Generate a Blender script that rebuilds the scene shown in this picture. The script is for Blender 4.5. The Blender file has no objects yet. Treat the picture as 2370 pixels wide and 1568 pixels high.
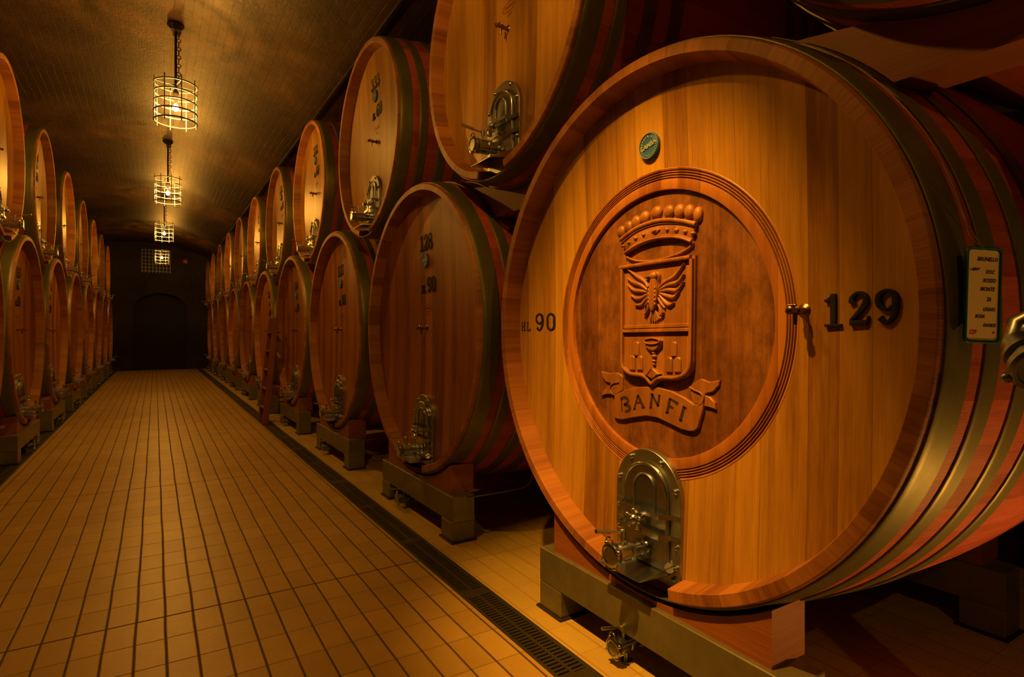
import bpy, math, random
from mathutils import Vector, Matrix
random.seed(7)
S = bpy.context.scene
C = S.collection
# ------------------------------------------------------------------ camera, light, exposure
F_PX, CAM_H = 1340.0, 1.54
TH = math.atan(826.0 / F_PX)                       # camera turned right of the corridor axis (+Y)
cd = bpy.data.cameras.new('camera'); cam = bpy.data.objects.new('camera', cd); C.objects.link(cam)
cam.location = (0, 0, CAM_H); cam.rotation_euler = (math.pi / 2, 0, -TH)
cd.sensor_width = 36; cd.lens = F_PX / 2370 * 36; cd.shift_y = -13 / 2370
cd.clip_start = .02; cd.clip_end = 200
S.camera = cam
W = bpy.data.worlds.new('world'); S.world = W; W.use_nodes = True
W.node_tree.nodes['Background'].inputs[0].default_value = (1, .45, .12, 1)
W.node_tree.nodes['Background'].inputs[1].default_value = 0.006
S.view_settings.view_transform = 'Standard'; S.view_settings.look = 'None'
S.view_settings.exposure = 0.0; S.view_settings.gamma = 1
S.cycles.use_denoising = True
S.cycles.sample_clamp_indirect = 4
S.cycles.max_bounces = 6
LAMP_COL = (1.0, .42, .05)
LAMP_K = 2750.0
LAMPS = [(-2.7, .8), (2.65, .8), (8.0, 1.0), (12.95, 1.0), (18.3, .9), (24.3, .6)]   # Y, relative power
LAMP_X, LAMP_Z = .21, 4.24
SPOT_P, SPOT_T, SPOT_W = (.22, 1.70, 4.30), (1.84, 2.02, 1.27), 1120.0   # display spotlight trained on the crested cask
sl = bpy.data.lights.new('spotlight_beam', 'SPOT'); sl.energy = SPOT_W; sl.color = LAMP_COL; sl.spot_size = math.radians(41); sl.spot_blend = 1.0; sl.shadow_soft_size = .035
so = bpy.data.objects.new('spotlight_beam', sl); C.objects.link(so); so.location = SPOT_P
so.rotation_euler = (Vector(SPOT_T) - Vector(SPOT_P)).to_track_quat('-Z', 'Y').to_euler()
UP_P, UP_T = (2.82, -.12, .17), (2.35, .90, 1.10)          # low floodlight standing in the side aisle
ul = bpy.data.lights.new('floodlight_beam', 'SPOT'); ul.energy = 54.0; ul.color = (1, .42, .07); ul.spot_size = math.radians(88); ul.spot_blend = .6; ul.shadow_soft_size = .03
uo = bpy.data.objects.new('floodlight_beam', ul); C.objects.link(uo); uo.location = UP_P
uo.rotation_euler = (Vector(UP_T) - Vector(UP_P)).to_track_quat('-Z', 'Y').to_euler()
# ------------------------------------------------------------------ layout
XR, XL = 1.84, -1.365           # planes of the cask fronts, right and left
PIT = 2.65                      # cask spacing
YR0, YRU = 1.93, 1.93 + PIT / 2
YL0, YLU = 6.93, 8.27 - PIT
RB, ZB = 1.19, .39              # lower cask end radius and underside
RU, ZU = .985, 3.54 - .985      # upper casks
LEN = 2.2
Y_END = 28.2

# ------------------------------------------------------------------ node helpers
def mat(name):
    m = bpy.data.materials.new(name); m.use_nodes = True
    nt = m.node_tree; b = nt.nodes['Principled BSDF']
    return m, nt, b
def nd(nt, typ, **kw):
    n = nt.nodes.new(typ)
    for k, v in kw.items():
        if k in n.inputs.keys() if isinstance(k, str) else False: n.inputs[k].default_value = v
        else: setattr(n, k, v)
    return n
def mth(nt, op, a, b=None, c=None):
    n = nt.nodes.new('ShaderNodeMath'); n.operation = op
    for i, x in enumerate((a, b, c)):
        if x is None: continue
        if hasattr(x, 'links'): nt.links.new(x, n.inputs[i])
        else: n.inputs[i].default_value = x
    return n.outputs[0]
def ramp(nt, fac, stops):
    n = nt.nodes.new('ShaderNodeValToRGB'); e = n.color_ramp.elements
    while len(e) < len(stops): e.new(.5)
    for i, (p, c) in enumerate(stops): e[i].position = p; e[i].color = (*c, 1) if len(c) == 3 else c
    nt.links.new(fac, n.inputs[0]); return n.outputs[0]
def mixc(nt, fac, a, b, mode='MIX'):
    n = nt.nodes.new('ShaderNodeMix'); n.data_type = 'RGBA'; n.blend_type = mode
    for i, x in ((0, fac), (6, a), (7, b)):
        if hasattr(x, 'links'): nt.links.new(x, n.inputs[i])
        elif i == 0: n.inputs[0].default_value = x
        else: n.inputs[i].default_value = (*x, 1)
    return n.outputs[2]
def noise(nt, vec, scale, detail=4, rough=.55):
    n = nt.nodes.new('ShaderNodeTexNoise'); n.inputs['Scale'].default_value = scale
    n.inputs['Detail'].default_value = detail; n.inputs['Roughness'].default_value = rough
    if vec is not None: nt.links.new(vec, n.inputs['Vector'])
    return n.outputs[0]
def comb(nt, x, y, z):
    n = nt.nodes.new('ShaderNodeCombineXYZ')
    for i, v in enumerate((x, y, z)):
        if hasattr(v, 'links'): nt.links.new(v, n.inputs[i])
        else: n.inputs[i].default_value = v
    return n.outputs[0]
def wood(name, dark, light, mode, pw=.12, cz=1.19, rough=(.34, .5), joint=.5, var=1.0, mott=0.0, bump=.25):
    """mode: head = upright boards, grain up; stave = boards round an X axis; rim = stave ends; block = grain along Y"""
    m, nt, b = mat(name); L = nt.links
    tc = nt.nodes.new('ShaderNodeTexCoord'); sp = nt.nodes.new('ShaderNodeSeparateXYZ')
    L.new(tc.outputs['Object'], sp.inputs[0]); x, y, z = sp.outputs
    oi = nt.nodes.new('ShaderNodeObjectInfo'); rnd = mth(nt, 'MULTIPLY', oi.outputs['Random'], 37.0)
    if mode == 'head': across, along, third = y, z, x
    elif mode in ('stave', 'rim'):
        ang = mth(nt, 'ARCTAN2', y, mth(nt, 'SUBTRACT', z, cz))
        across = mth(nt, 'MULTIPLY', ang, cz); 
        along, third = (x, x) if mode == 'stave' else (x, mth(nt, 'MULTIPLY', mth(nt, 'SQRT', mth(nt, 'ADD', mth(nt, 'MULTIPLY', y, y), mth(nt, 'POWER', mth(nt, 'SUBTRACT', z, cz), 2.0))), 1.0))
        if mode == 'rim': along = third
    else: across, along, third = z, y, x
    q = mth(nt, 'ADD', mth(nt, 'DIVIDE', across, pw), rnd)
    wob = mth(nt, 'MULTIPLY', noise(nt, comb(nt, mth(nt, 'MULTIPLY', across, 4.0), rnd, 0), 1.0, 0), 1.1 if mode == 'head' else .5)
    q = mth(nt, 'ADD', q, wob)
    cell = mth(nt, 'FLOOR', q); fr = mth(nt, 'FRACT', q)
    wn = nt.nodes.new('ShaderNodeTexWhiteNoise'); wn.noise_dimensions = '2D'
    L.new(comb(nt, cell, rnd, 0), wn.inputs['Vector']); pr = wn.outputs['Value']
    jo = mth(nt, 'ADD', mth(nt, 'MULTIPLY', pr, 53.0), rnd)
    v1 = comb(nt, mth(nt, 'ADD', mth(nt, 'MULTIPLY', across, 20.0), jo), mth(nt, 'MULTIPLY', along, .9), mth(nt, 'MULTIPLY', third, 3.0))
    n1 = noise(nt, v1, 1.0, 5, .6)
    v2 = comb(nt, mth(nt, 'ADD', mth(nt, 'MULTIPLY', across, 170.0), jo), mth(nt, 'MULTIPLY', along, 7.0), mth(nt, 'MULTIPLY', third, 9.0))
    n2 = noise(nt, v2, 1.0, 3, .6)
    v3 = comb(nt, mth(nt, 'MULTIPLY', across, 5.0), mth(nt, 'MULTIPLY', along, 1.6), rnd)
    n3 = noise(nt, v3, 1.0, 3, .6)
    f = mth(nt, 'ADD', mth(nt, 'MULTIPLY', mth(nt, 'SUBTRACT', pr, .5), .62 * var), mth(nt, 'MULTIPLY', mth(nt, 'SUBTRACT', n1, .5), 1.05))
    f = mth(nt, 'ADD', f, mth(nt, 'MULTIPLY', mth(nt, 'SUBTRACT', n2, .5), .60))
    v5 = comb(nt, mth(nt, 'ADD', mth(nt, 'MULTIPLY', across, 62.0), mth(nt, 'MULTIPLY', jo, 1.7)), mth(nt, 'MULTIPLY', along, 1.5), mth(nt, 'MULTIPLY', third, 4.0))
    f = mth(nt, 'ADD', f, mth(nt, 'MULTIPLY', mth(nt, 'SUBTRACT', noise(nt, v5, 1.0, 4, .6), .5), .60))
    f = mth(nt, 'ADD', f, mth(nt, 'MULTIPLY', mth(nt, 'SUBTRACT', n3, .5), .6))
    f = mth(nt, 'ADD', f, .5)
    col = ramp(nt, f, [(0.0, dark), (1.0, light)])
    if mott:
        n4 = noise(nt, comb(nt, mth(nt, 'MULTIPLY', y, 9.0), mth(nt, 'MULTIPLY', z, 5.0), 0), 1.0, 8, .75)
        mk = ramp(nt, n4, [(.42, (0, 0, 0)), (.62, (1, 1, 1))])
        col = mixc(nt, mth(nt, 'MULTIPLY', mk, mott), col, tuple(c * .28 for c in dark))
    if joint:
        e = mth(nt, 'MINIMUM', fr, mth(nt, 'SUBTRACT', 1.0, fr))
        jm = ramp(nt, e, [(0.0, (1, 1, 1)), (.02, (0, 0, 0))])
        col = mixc(nt, mth(nt, 'MULTIPLY', jm, joint), col, tuple(c * .25 for c in dark))
    L.new(col, b.inputs['Base Color'])
    L.new(mth(nt, 'ADD', mth(nt, 'MULTIPLY', n1, rough[1] - rough[0]), rough[0]), b.inputs['Roughness'])
    bp = nt.nodes.new('ShaderNodeBump'); bp.inputs['Strength'].default_value = bump; bp.inputs['Distance'].default_value = .004
    L.new(n2, bp.inputs['Height']); L.new(bp.outputs[0], b.inputs['Normal'])
    return m
def metal(name, col, rough, metallic=1.0, brushed=60.0, bump=.05):
    m, nt, b = mat(name)
    tc = nt.nodes.new('ShaderNodeTexCoord'); mp = nt.nodes.new('ShaderNodeMapping'); nt.links.new(tc.outputs['Object'], mp.inputs[0])
    mp.inputs['Scale'].default_value = (brushed, brushed, 6)
    n = noise(nt, mp.outputs[0], 1.0, 4); n2 = noise(nt, tc.outputs['Object'], 5.0, 6, .7)
    c = mixc(nt, ramp(nt, n2, [(.3, (0, 0, 0)), (.75, (1, 1, 1))]), col, tuple(x * .62 for x in col))
    nt.links.new(c, b.inputs['Base Color'])
    nt.links.new(mth(nt, 'ADD', mth(nt, 'MULTIPLY', n2, .14), rough - .07), b.inputs['Roughness'])
    b.inputs['Metallic'].default_value = metallic
    bp = nt.nodes.new('ShaderNodeBump'); bp.inputs['Strength'].default_value = bump; bp.inputs['Distance'].default_value = .002
    nt.links.new(n, bp.inputs['Height']); nt.links.new(bp.outputs[0], b.inputs['Normal'])
    return m
def plain(name, col, rough=.6, metallic=0.0, nz=.15):
    m, nt, b = mat(name)
    tc = nt.nodes.new('ShaderNodeTexCoord'); n = noise(nt, tc.outputs['Object'], 22.0, 5)
    c = mixc(nt, n, tuple(x * (1 - nz) for x in col), tuple(min(1, x * (1 + nz)) for x in col))
    nt.links.new(c, b.inputs['Base Color']); b.inputs['Roughness'].default_value = rough; b.inputs['Metallic'].default_value = metallic
    return m
def tiles(name, tile, var, grout, ox, oy, tw=.1316, tl=.262, big=0.0, rough=.28):
    m, nt, b = mat(name); L = nt.links
    tc = nt.nodes.new('ShaderNodeTexCoord'); sp = nt.nodes.new('ShaderNodeSeparateXYZ'); L.new(tc.outputs['Object'], sp.inputs[0])
    w1 = mth(nt, 'MULTIPLY', mth(nt, 'SUBTRACT', noise(nt, tc.outputs['Object'], 1.1, 2), .5), .016)
    qx = mth(nt, 'DIVIDE', mth(nt, 'ADD', mth(nt, 'SUBTRACT', sp.outputs[0], ox), w1), tw)
    qy = mth(nt, 'DIVIDE', mth(nt, 'ADD', mth(nt, 'SUBTRACT', sp.outputs[1], oy), w1), tl)
    fx, fy = mth(nt, 'FRACT', qx), mth(nt, 'FRACT', qy); cx, cy = mth(nt, 'FLOOR', qx), mth(nt, 'FLOOR', qy)
    ex = mth(nt, 'MULTIPLY', mth(nt, 'MINIMUM', fx, mth(nt, 'SUBTRACT', 1.0, fx)), tw)
    ey = mth(nt, 'MULTIPLY', mth(nt, 'MINIMUM', fy, mth(nt, 'SUBTRACT', 1.0, fy)), tl)
    wn = nt.nodes.new('ShaderNodeTexWhiteNoise'); wn.noise_dimensions = '2D'; L.new(comb(nt, cx, cy, 0), wn.inputs['Vector'])
    # every 12th cross joint is a wider dark movement joint
    mj = mth(nt, 'COMPARE', mth(nt, 'MODULO', mth(nt, 'ADD', mth(nt, 'FLOOR', mth(nt, 'ADD', qy, .5)), 120.0), 12.0), 0.0, .1)
    gy = mth(nt, 'ADD', .0012, mth(nt, 'MULTIPLY', mj, .0030))
    jx = mth(nt, 'SUBTRACT', 1.0, mth(nt, 'SMOOTH_MIN', 1.0, mth(nt, 'DIVIDE', ex, .0052), .1))
    jxm = ramp(nt, ex, [(.0034, (1, 1, 1)), (.0058, (0, 0, 0))])
    jym = ramp(nt, mth(nt, 'SUBTRACT', ey, gy), [(0.0, (1, 1, 1)), (.0022, (0, 0, 0))])
    n1 = noise(nt, tc.outputs['Object'], 1.6, 6, .65); n2 = noise(nt, tc.outputs['Object'], 30, 4, .7)
    base = mixc(nt, wn.outputs['Value'], tile, var)
    base = mixc(nt, ramp(nt, n1, [(.35, (0, 0, 0)), (.75, (.65, .65, .65))]), base, tuple(c * .55 for c in tile))
    base = mixc(nt, mth(nt, 'MULTIPLY', n2, .35), base, tuple(c * .6 for c in var))
    base = mixc(nt, mth(nt, 'MULTIPLY', jym, mth(nt, 'ADD', .55, mth(nt, 'MULTIPLY', mj, .45))), base, grout)
    base = mixc(nt, jxm, base, grout)
    L.new(base, b.inputs['Base Color'])
    j = mth(nt, 'MAXIMUM', jxm, jym)
    L.new(mth(nt, 'ADD', mth(nt, 'MULTIPLY', j, .4), mth(nt, 'ADD', rough, mth(nt, 'MULTIPLY', n2, .25))), b.inputs['Roughness'])
    hgt = mth(nt, 'SUBTRACT', mth(nt, 'MULTIPLY', mth(nt, 'ADD', n2, n1), .25), j)
    bp = nt.nodes.new('ShaderNodeBump'); bp.inputs['Strength'].default_value = .5; bp.inputs['Distance'].default_value = .003
    L.new(hgt, bp.inputs['Height']); L.new(bp.outputs[0], b.inputs['Normal'])
    return m
def bricks(name, c1, c2, mortar, axes, bw, bh, rough=.5, bump=.6, dist=.012):
    m, nt, b = mat(name); L = nt.links
    tc = nt.nodes.new('ShaderNodeTexCoord'); sp = nt.nodes.new('ShaderNodeSeparateXYZ'); L.new(tc.outputs['Object'], sp.inputs[0])
    n0 = noise(nt, tc.outputs['Object'], 2.5, 3)
    wv = mth(nt, 'MULTIPLY', mth(nt, 'SUBTRACT', n0, .5), .045)
    v = comb(nt, mth(nt, 'ADD', sp.outputs[axes[0]], wv), mth(nt, 'ADD', sp.outputs[axes[1]], mth(nt, 'MULTIPLY', wv, .4)), 0)
    br = nt.nodes.new('ShaderNodeTexBrick'); L.new(v, br.inputs['Vector'])
    br.inputs['Scale'].default_value = 1; br.inputs['Brick Width'].default_value = bw; br.inputs['Row Height'].default_value = bh
    br.inputs['Mortar Size'].default_value = .0045; br.inputs['Mortar Smooth'].default_value = .3
    br.inputs['Color1'].default_value = (*c1, 1); br.inputs['Color2'].default_value = (*c2, 1); br.inputs['Mortar'].default_value = (*mortar, 1)
    n1 = noise(nt, tc.outputs['Object'], 1.3, 7, .72); n2 = noise(nt, tc.outputs['Object'], 24, 5, .7)
    n3 = noise(nt, tc.outputs['Object'], 7, 4, .7)
    col = mixc(nt, ramp(nt, n1, [(.40, (0, 0, 0)), (.60, (1, 1, 1))]), br.outputs['Color'], tuple(c * .30 for c in c1))
    col = mixc(nt, ramp(nt, n3, [(.45, (0, 0, 0)), (.7, (.7, .7, .7))]), col, tuple(min(1, c * 1.5) for c in c2))
    L.new(col, b.inputs['Base Color'])
    L.new(mth(nt, 'ADD', rough - .12, mth(nt, 'MULTIPLY', n2, .3)), b.inputs['Roughness'])
    hgt = mth(nt, 'ADD', mth(nt, 'MULTIPLY', br.outputs['Fac'], -.22), mth(nt, 'ADD', mth(nt, 'MULTIPLY', n2, .7), mth(nt, 'MULTIPLY', n3, .6)))
    bp = nt.nodes.new('ShaderNodeBump'); bp.inputs['Strength'].default_value = bump; bp.inputs['Distance'].default_value = dist
    L.new(hgt, bp.inputs['Height']); L.new(bp.outputs[0], b.inputs['Normal'])
    return m
def emis(name, col, k):
    m, nt, b = mat(name)
    b.inputs['Base Color'].default_value = (0, 0, 0, 1)
    b.inputs['Emission Color'].default_value = (*col, 1); b.inputs['Emission Strength'].default_value = k
    return m

M_ = {}
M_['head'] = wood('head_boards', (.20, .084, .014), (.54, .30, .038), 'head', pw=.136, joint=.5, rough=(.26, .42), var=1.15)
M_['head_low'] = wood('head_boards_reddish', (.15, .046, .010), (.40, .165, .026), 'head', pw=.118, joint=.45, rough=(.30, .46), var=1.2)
M_['stave'] = wood('stave_wood', (.24, .050, .028), (.46, .110, .060), 'stave', pw=.105, joint=.45, rough=(.42, .6))
M_['rim'] = wood('stave_end_wood', (.20, .060, .020), (.50, .20, .06), 'rim', pw=.105, joint=.4, rough=(.4, .6), var=1.4)
M_['ring'] = wood('carved_ring_wood', (.20, .062, .012), (.42, .17, .028), 'head', pw=.118, joint=.3)
M_['carve'] = wood('carved_wood', (.17, .060, .014), (.36, .155, .034), 'head', pw=.16, joint=0, rough=(.38, .55), mott=.25)
M_['disc'] = wood('medallion_wood', (.11, .036, .010), (.28, .115, .025), 'head', pw=.14, joint=.15, rough=(.36, .55), mott=.6)
M_['groove'] = plain('burnt_groove', (.030, .010, .004), .7)
M_['block'] = wood('timber_block', (.18, .055, .015), (.36, .125, .032), 'block', pw=.22, joint=0, rough=(.45, .65))
M_['hoop'] = metal('hoop_steel', (.20, .20, .085), .46, .55, 30)
M_['stand'] = metal('stand_steel', (.25, .24, .13), .42, .5, 40)
M_['steel'] = metal('stainless_steel', (.56, .62, .72), .25, 1.0, 40, .0)
M_['plate'] = metal('brushed_plate_steel', (.46, .48, .46), .36, .95, 90, .03)
M_['steeld'] = metal('dull_stainless_steel', (.34, .40, .50), .34, 1.0, 40, .02)
M_['bronze'] = metal('dark_bronze', (.30, .20, .09), .3, 1.0, 50)
M_['ink'] = plain('black_paint', (.004, .003, .0022), .8)
M_['badge'] = plain('green_enamel', (.03, .12, .34), .4)
M_['badgel'] = plain('worn_metal_lettering', (.26, .36, .42), .4)
M_['faint'] = plain('faded_brown_stamp', (.13, .045, .014), .6)
M_['iron'] = plain('cage_iron', (.14, .16, .26), .5, .5)
M_['rod'] = plain('dark_iron_rod', (.035, .028, .02), .6, .4)
M_['grate'] = metal('grate_steel', (.15, .14, .08), .45, .8, 40)
M_['pit'] = plain('drain_pit', (.02, .018, .014), .9)
M_['string'] = plain('twine', (.45, .30, .12), .9)
M_['tagg'] = plain('green_plastic', (.02, .14, .12), .35)
M_['card'] = None
M_['pen'] = plain('pen_ink', (.012, .010, .015), .6)
M_['redpen'] = plain('red_pen_ink', (.45, .03, .02), .6)
M_['bulb'] = emis('glowing_bulb', LAMP_COL, LAMP_K)
M_['ladder'] = wood('ladder_wood', (.10, .03, .014), (.24, .075, .03), 'head', pw=.3, joint=0, rough=(.45, .6))
# gridded paper card
m, nt, b = mat('squared_card'); tc = nt.nodes.new('ShaderNodeTexCoord'); sp = nt.nodes.new('ShaderNodeSeparateXYZ'); nt.links.new(tc.outputs['Object'], sp.inputs[0])
gs = []
for i in (0, 2):
    fr = mth(nt, 'FRACT', mth(nt, 'DIVIDE', sp.outputs[i], .0055)); gs.append(ramp(nt, fr, [(0.0, (1, 1, 1)), (.14, (0, 0, 0))]))
g = mth(nt, 'MAXIMUM', *gs)
nt.links.new(mixc(nt, mth(nt, 'MULTIPLY', g, .45), (.84, .72, .42), (.50, .28, .15)), b.inputs['Base Color']); b.inputs['Roughness'].default_value = .55
M_['card'] = m

# ------------------------------------------------------------------ mesh helper
class MB:
    def __init__(s, xf=None): s.v, s.f, s.xf = [], [], xf
    def add(s, vs, fs):
        o = len(s.v)
        s.v += [tuple(s.xf(*p)) if s.xf else tuple(p) for p in vs]
        s.f += [tuple(i + o for i in f) for f in fs]; return s
    def box(s, a, b):
        (x0, y0, z0), (x1, y1, z1) = a, b
        return s.add([(x0, y0, z0), (x1, y0, z0), (x1, y1, z0), (x0, y1, z0), (x0, y0, z1), (x1, y0, z1), (x1, y1, z1), (x0, y1, z1)],
                     [(3, 2, 1, 0), (4, 5, 6, 7), (0, 1, 5, 4), (1, 2, 6, 5), (2, 3, 7, 6), (3, 0, 4, 7)])
    def bbox(s, a, b, c=.006):
        # box with chamfered edges (all three axes) through a superimposed ring construction
        (x0, y0, z0), (x1, y1, z1) = a, b
        vs, idx = [], {}
        for i, (X, sx) in enumerate(((x0, 1), (x1, -1))):
            for j, (Y, sy) in enumerate(((y0, 1), (y1, -1))):
                for k, (Z, sz) in enumerate(((z0, 1), (z1, -1))):
                    for n, p in enumerate(((X, Y + sy * c, Z + sz * c), (X + sx * c, Y, Z + sz * c), (X + sx * c, Y + sy * c, Z))):
                        idx[i, j, k, n] = len(vs); vs.append(p)
        g = lambda i, j, k, n: idx[i, j, k, n]; fs = []
        for i in (0, 1):
            q = [g(i, 0, 0, 0), g(i, 1, 0, 0), g(i, 1, 1, 0), g(i, 0, 1, 0)]; fs.append(q if i else q[::-1])
            q = [g(0, i, 0, 1), g(0, i, 1, 1), g(1, i, 1, 1), g(1, i, 0, 1)]; fs.append(q if i else q[::-1])
            q = [g(0, 0, i, 2), g(1, 0, i, 2), g(1, 1, i, 2), g(0, 1, i, 2)]; fs.append(q if i else q[::-1])
        for i in (0, 1):
            for j in (0, 1):
                fs.append([g(i, j, 0, 0), g(i, j, 1, 0), g(i, j, 1, 1), g(i, j, 0, 1)])
                fs.append([g(i, 0, j, 0), g(i, 1, j, 0), g(i, 1, j, 2), g(i, 0, j, 2)])
                fs.append([g(0, i, j, 1), g(1, i, j, 1), g(1, i, j, 2), g(0, i, j, 2)])
                for k in (0, 1): fs.append([g(i, j, k, 0), g(i, j, k, 1), g(i, j, k, 2)])
        return s.add(vs, fs)
    def cyl(s, p0, p1, r0, r1=None, n=20, caps=True):
        r1 = r0 if r1 is None else r1
        p0, p1 = Vector(p0), Vector(p1); d = (p1 - p0).normalized()
        a = d.orthogonal().normalized(); b_ = d.cross(a)
        vs = []
        for p, r in ((p0, r0), (p1, r1)):
            vs += [p + (a * math.cos(t) + b_ * math.sin(t)) * r for t in (2 * math.pi * i / n for i in range(n))]
        fs = [(i, (i + 1) % n, n + (i + 1) % n, n + i) for i in range(n)]
        if caps: fs += [tuple(range(n))[::-1], tuple(range(n, 2 * n))]
        return s.add([tuple(v) for v in vs], fs)
    def turn(s, p0, axis, prof, n=24):
        """lathe about an axis: prof = [(distance along, radius)]"""
        p0, d = Vector(p0), Vector(axis).normalized(); a = d.orthogonal().normalized(); b_ = d.cross(a)
        vs, fs = [], []
        for t_, r in prof:
            vs += [tuple(p0 + d * t_ + (a * math.cos(t) + b_ * math.sin(t)) * max(r, 1e-5)) for t in (2 * math.pi * i / n for i in range(n))]
        for k in range(len(prof) - 1):
            fs += [(k * n + i, k * n + (i + 1) % n, (k + 1) * n + (i + 1) % n, (k + 1) * n + i) for i in range(n)]
        return s.add(vs, fs)
    def tube(s, pts, r, n=8, caps=True):
        P = [Vector(p) for p in pts]; vs, fs = [], []; a = None
        for i, p in enumerate(P):
            d = ((P[min(i + 1, len(P) - 1)] - p).normalized() + (p - P[max(i - 1, 0)]).normalized())
            d = d.normalized() if d.length > 1e-9 else Vector((0, 0, 1))
            a = d.orthogonal().normalized() if a is None else (a - d * a.dot(d)).normalized()
            b_ = d.cross(a)
            vs += [tuple(p + (a * math.cos(t) + b_ * math.sin(t)) * r) for t in (2 * math.pi * k / n for k in range(n))]
        for k in range(len(P) - 1):
            fs += [(k * n + i, k * n + (i + 1) % n, (k + 1) * n + (i + 1) % n, (k + 1) * n + i) for i in range(n)]
        if caps: fs += [tuple(range(n))[::-1], tuple((len(P) - 1) * n + i for i in range(n))]
        return s.add(vs, fs)
    def torus(s, c, axis, R, r, n=24, k=8):
        d = Vector(axis).normalized(); a = d.orthogonal().normalized(); b_ = d.cross(a); c = Vector(c)
        vs, fs = [], []
        for i in range(n):
            e = a * math.cos(2 * math.pi * i / n) + b_ * math.sin(2 * math.pi * i / n)
            for j in range(k):
                t = 2 * math.pi * j / k; vs.append(tuple(c + e * (R + r * math.cos(t)) + d * (r * math.sin(t))))
        for i in range(n):
            for j in range(k):
                fs.append((i * k + j, ((i + 1) % n) * k + j, ((i + 1) % n) * k + (j + 1) % k, i * k + (j + 1) % k))
        return s.add(vs, fs)
    def ell(s, c, r, n=14, k=8):
        vs, fs = [], []
        for j in range(k + 1):
            ph = math.pi * j / k
            for i in range(n):
                t = 2 * math.pi * i / n
                vs.append((c[0] + r[0] * math.sin(ph) * math.cos(t), c[1] + r[1] * math.sin(ph) * math.sin(t), c[2] + r[2] * math.cos(ph)))
        for j in range(k):
            for i in range(n): fs.append((j * n + i, (j + 1) * n + i, (j + 1) * n + (i + 1) % n, j * n + (i + 1) % n))
        return s.add(vs, fs)
    def prism(s, poly, w0, w1, inset=0.0):
        """polygon in (u, v) swept from w0 to w1; inset chamfers the far edge"""
        n = len(poly); A = sum(poly[i][0] * poly[(i + 1) % n][1] - poly[(i + 1) % n][0] * poly[i][1] for i in range(n))
        if A < 0: poly = poly[::-1]
        def off(d):
            out = []
            for i in range(n):
                p, q, r = Vector(poly[i - 1]), Vector(poly[i]), Vector(poly[(i + 1) % n])
                a = (q - p).normalized(); b_ = (r - q).normalized(); t = (a + b_)
                t = t.normalized() if t.length > 1e-6 else a
                nn = Vector((-t.y, t.x)); k = min(1 / max(.35, abs(nn.dot(Vector((-a.y, a.x))))), 2)
                out.append((q.x + nn.x * d * k, q.y + nn.y * d * k))
            return out
        rings = [(poly, w0), (poly, w1 - (inset if inset else 0) * (1 if w1 > w0 else -1))] + ([(off(inset), w1)] if inset else [])
        vs = [(p[0], p[1], w) for pl, w in rings for p in pl]; fs = []
        for k in range(len(rings) - 1):
            fs += [(k * n + i, k * n + (i + 1) % n, (k + 1) * n + (i + 1) % n, (k + 1) * n + i) for i in range(n)]
        fs += [tuple(range(n))[::-1], tuple((len(rings) - 1) * n + i for i in range(n))]
        return s.add(vs, fs)
    def stroke(s, pts, hw, w0, w1, dome=0.0, smooth=3):
        """raised stroke along 2-D points with half widths hw"""
        if not isinstance(hw, (list, tuple)): hw = [hw] * len(pts)
        P = [(p[0], p[1], h) for p, h in zip(pts, hw)]
        if smooth and len(P) > 2:
            Q = []
            for i in range(len(P) - 1):
                p0, p1, p2, p3 = P[max(i - 1, 0)], P[i], P[i + 1], P[min(i + 2, len(P) - 1)]
                for k in range(smooth):
                    t = k / smooth
                    Q.append(tuple(.5 * ((2 * p1[a]) + (-p0[a] + p2[a]) * t + (2 * p0[a] - 5 * p1[a] + 4 * p2[a] - p3[a]) * t * t + (-p0[a] + 3 * p1[a] - 3 * p2[a] + p3[a]) * t ** 3) for a in range(3)))
            Q.append(P[-1]); P = Q
        vs, fs, n = [], [], len(P)
        for i, p in enumerate(P):
            a, c = P[max(i - 1, 0)], P[min(i + 1, n - 1)]
            dx, dy = c[0] - a[0], c[1] - a[1]; l = math.hypot(dx, dy) or 1; nx, ny = -dy / l, dx / l; h = max(p[2], 1e-4)
            wt = w1
            for q, w in ((-1, w0), (-.92, wt - dome * .55), (-.45, wt - dome * .12), (0, wt), (.45, wt - dome * .12), (.92, wt - dome * .55), (1, w0)):
                vs.append((p[0] + nx * h * q, p[1] + ny * h * q, w))
        for i in range(n - 1):
            for k in range(6): fs.append((i * 7 + k, (i + 1) * 7 + k, (i + 1) * 7 + k + 1, i * 7 + k + 1))
        fs += [tuple(range(7)), tuple(range((n - 1) * 7, n * 7))[::-1]]
        return s.add(vs, fs)
    def mesh(s, name, m, ang=35):
        me = bpy.data.meshes.new(name); me.from_pydata(s.v, [], s.f); me.materials.append(m)
        me.validate()
        import bmesh
        bm = bmesh.new(); bm.from_mesh(me); bmesh.ops.recalc_face_normals(bm, faces=bm.faces); bm.to_mesh(me); bm.free()
        for p in me.polygons: p.use_smooth = True
        me.set_sharp_from_angle(angle=math.radians(ang))
        return me
def link(name, me, parent=None, loc=None, rz=None):
    o = bpy.data.objects.new(name, me); C.objects.link(o)
    if parent: o.parent = parent
    if loc is not None: o.location = loc
    if rz is not None: o.rotation_euler = (0, 0, rz)
    return o
def tag(o, label=None, cat=None, group=None, kind=None):
    if label: o['label'] = label
    if cat: o['category'] = cat
    if group: o['group'] = group
    if kind: o['kind'] = kind
    return o
def struct(name, me, label=None): return tag(link(name, me), label, None, None, 'structure')

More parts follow.
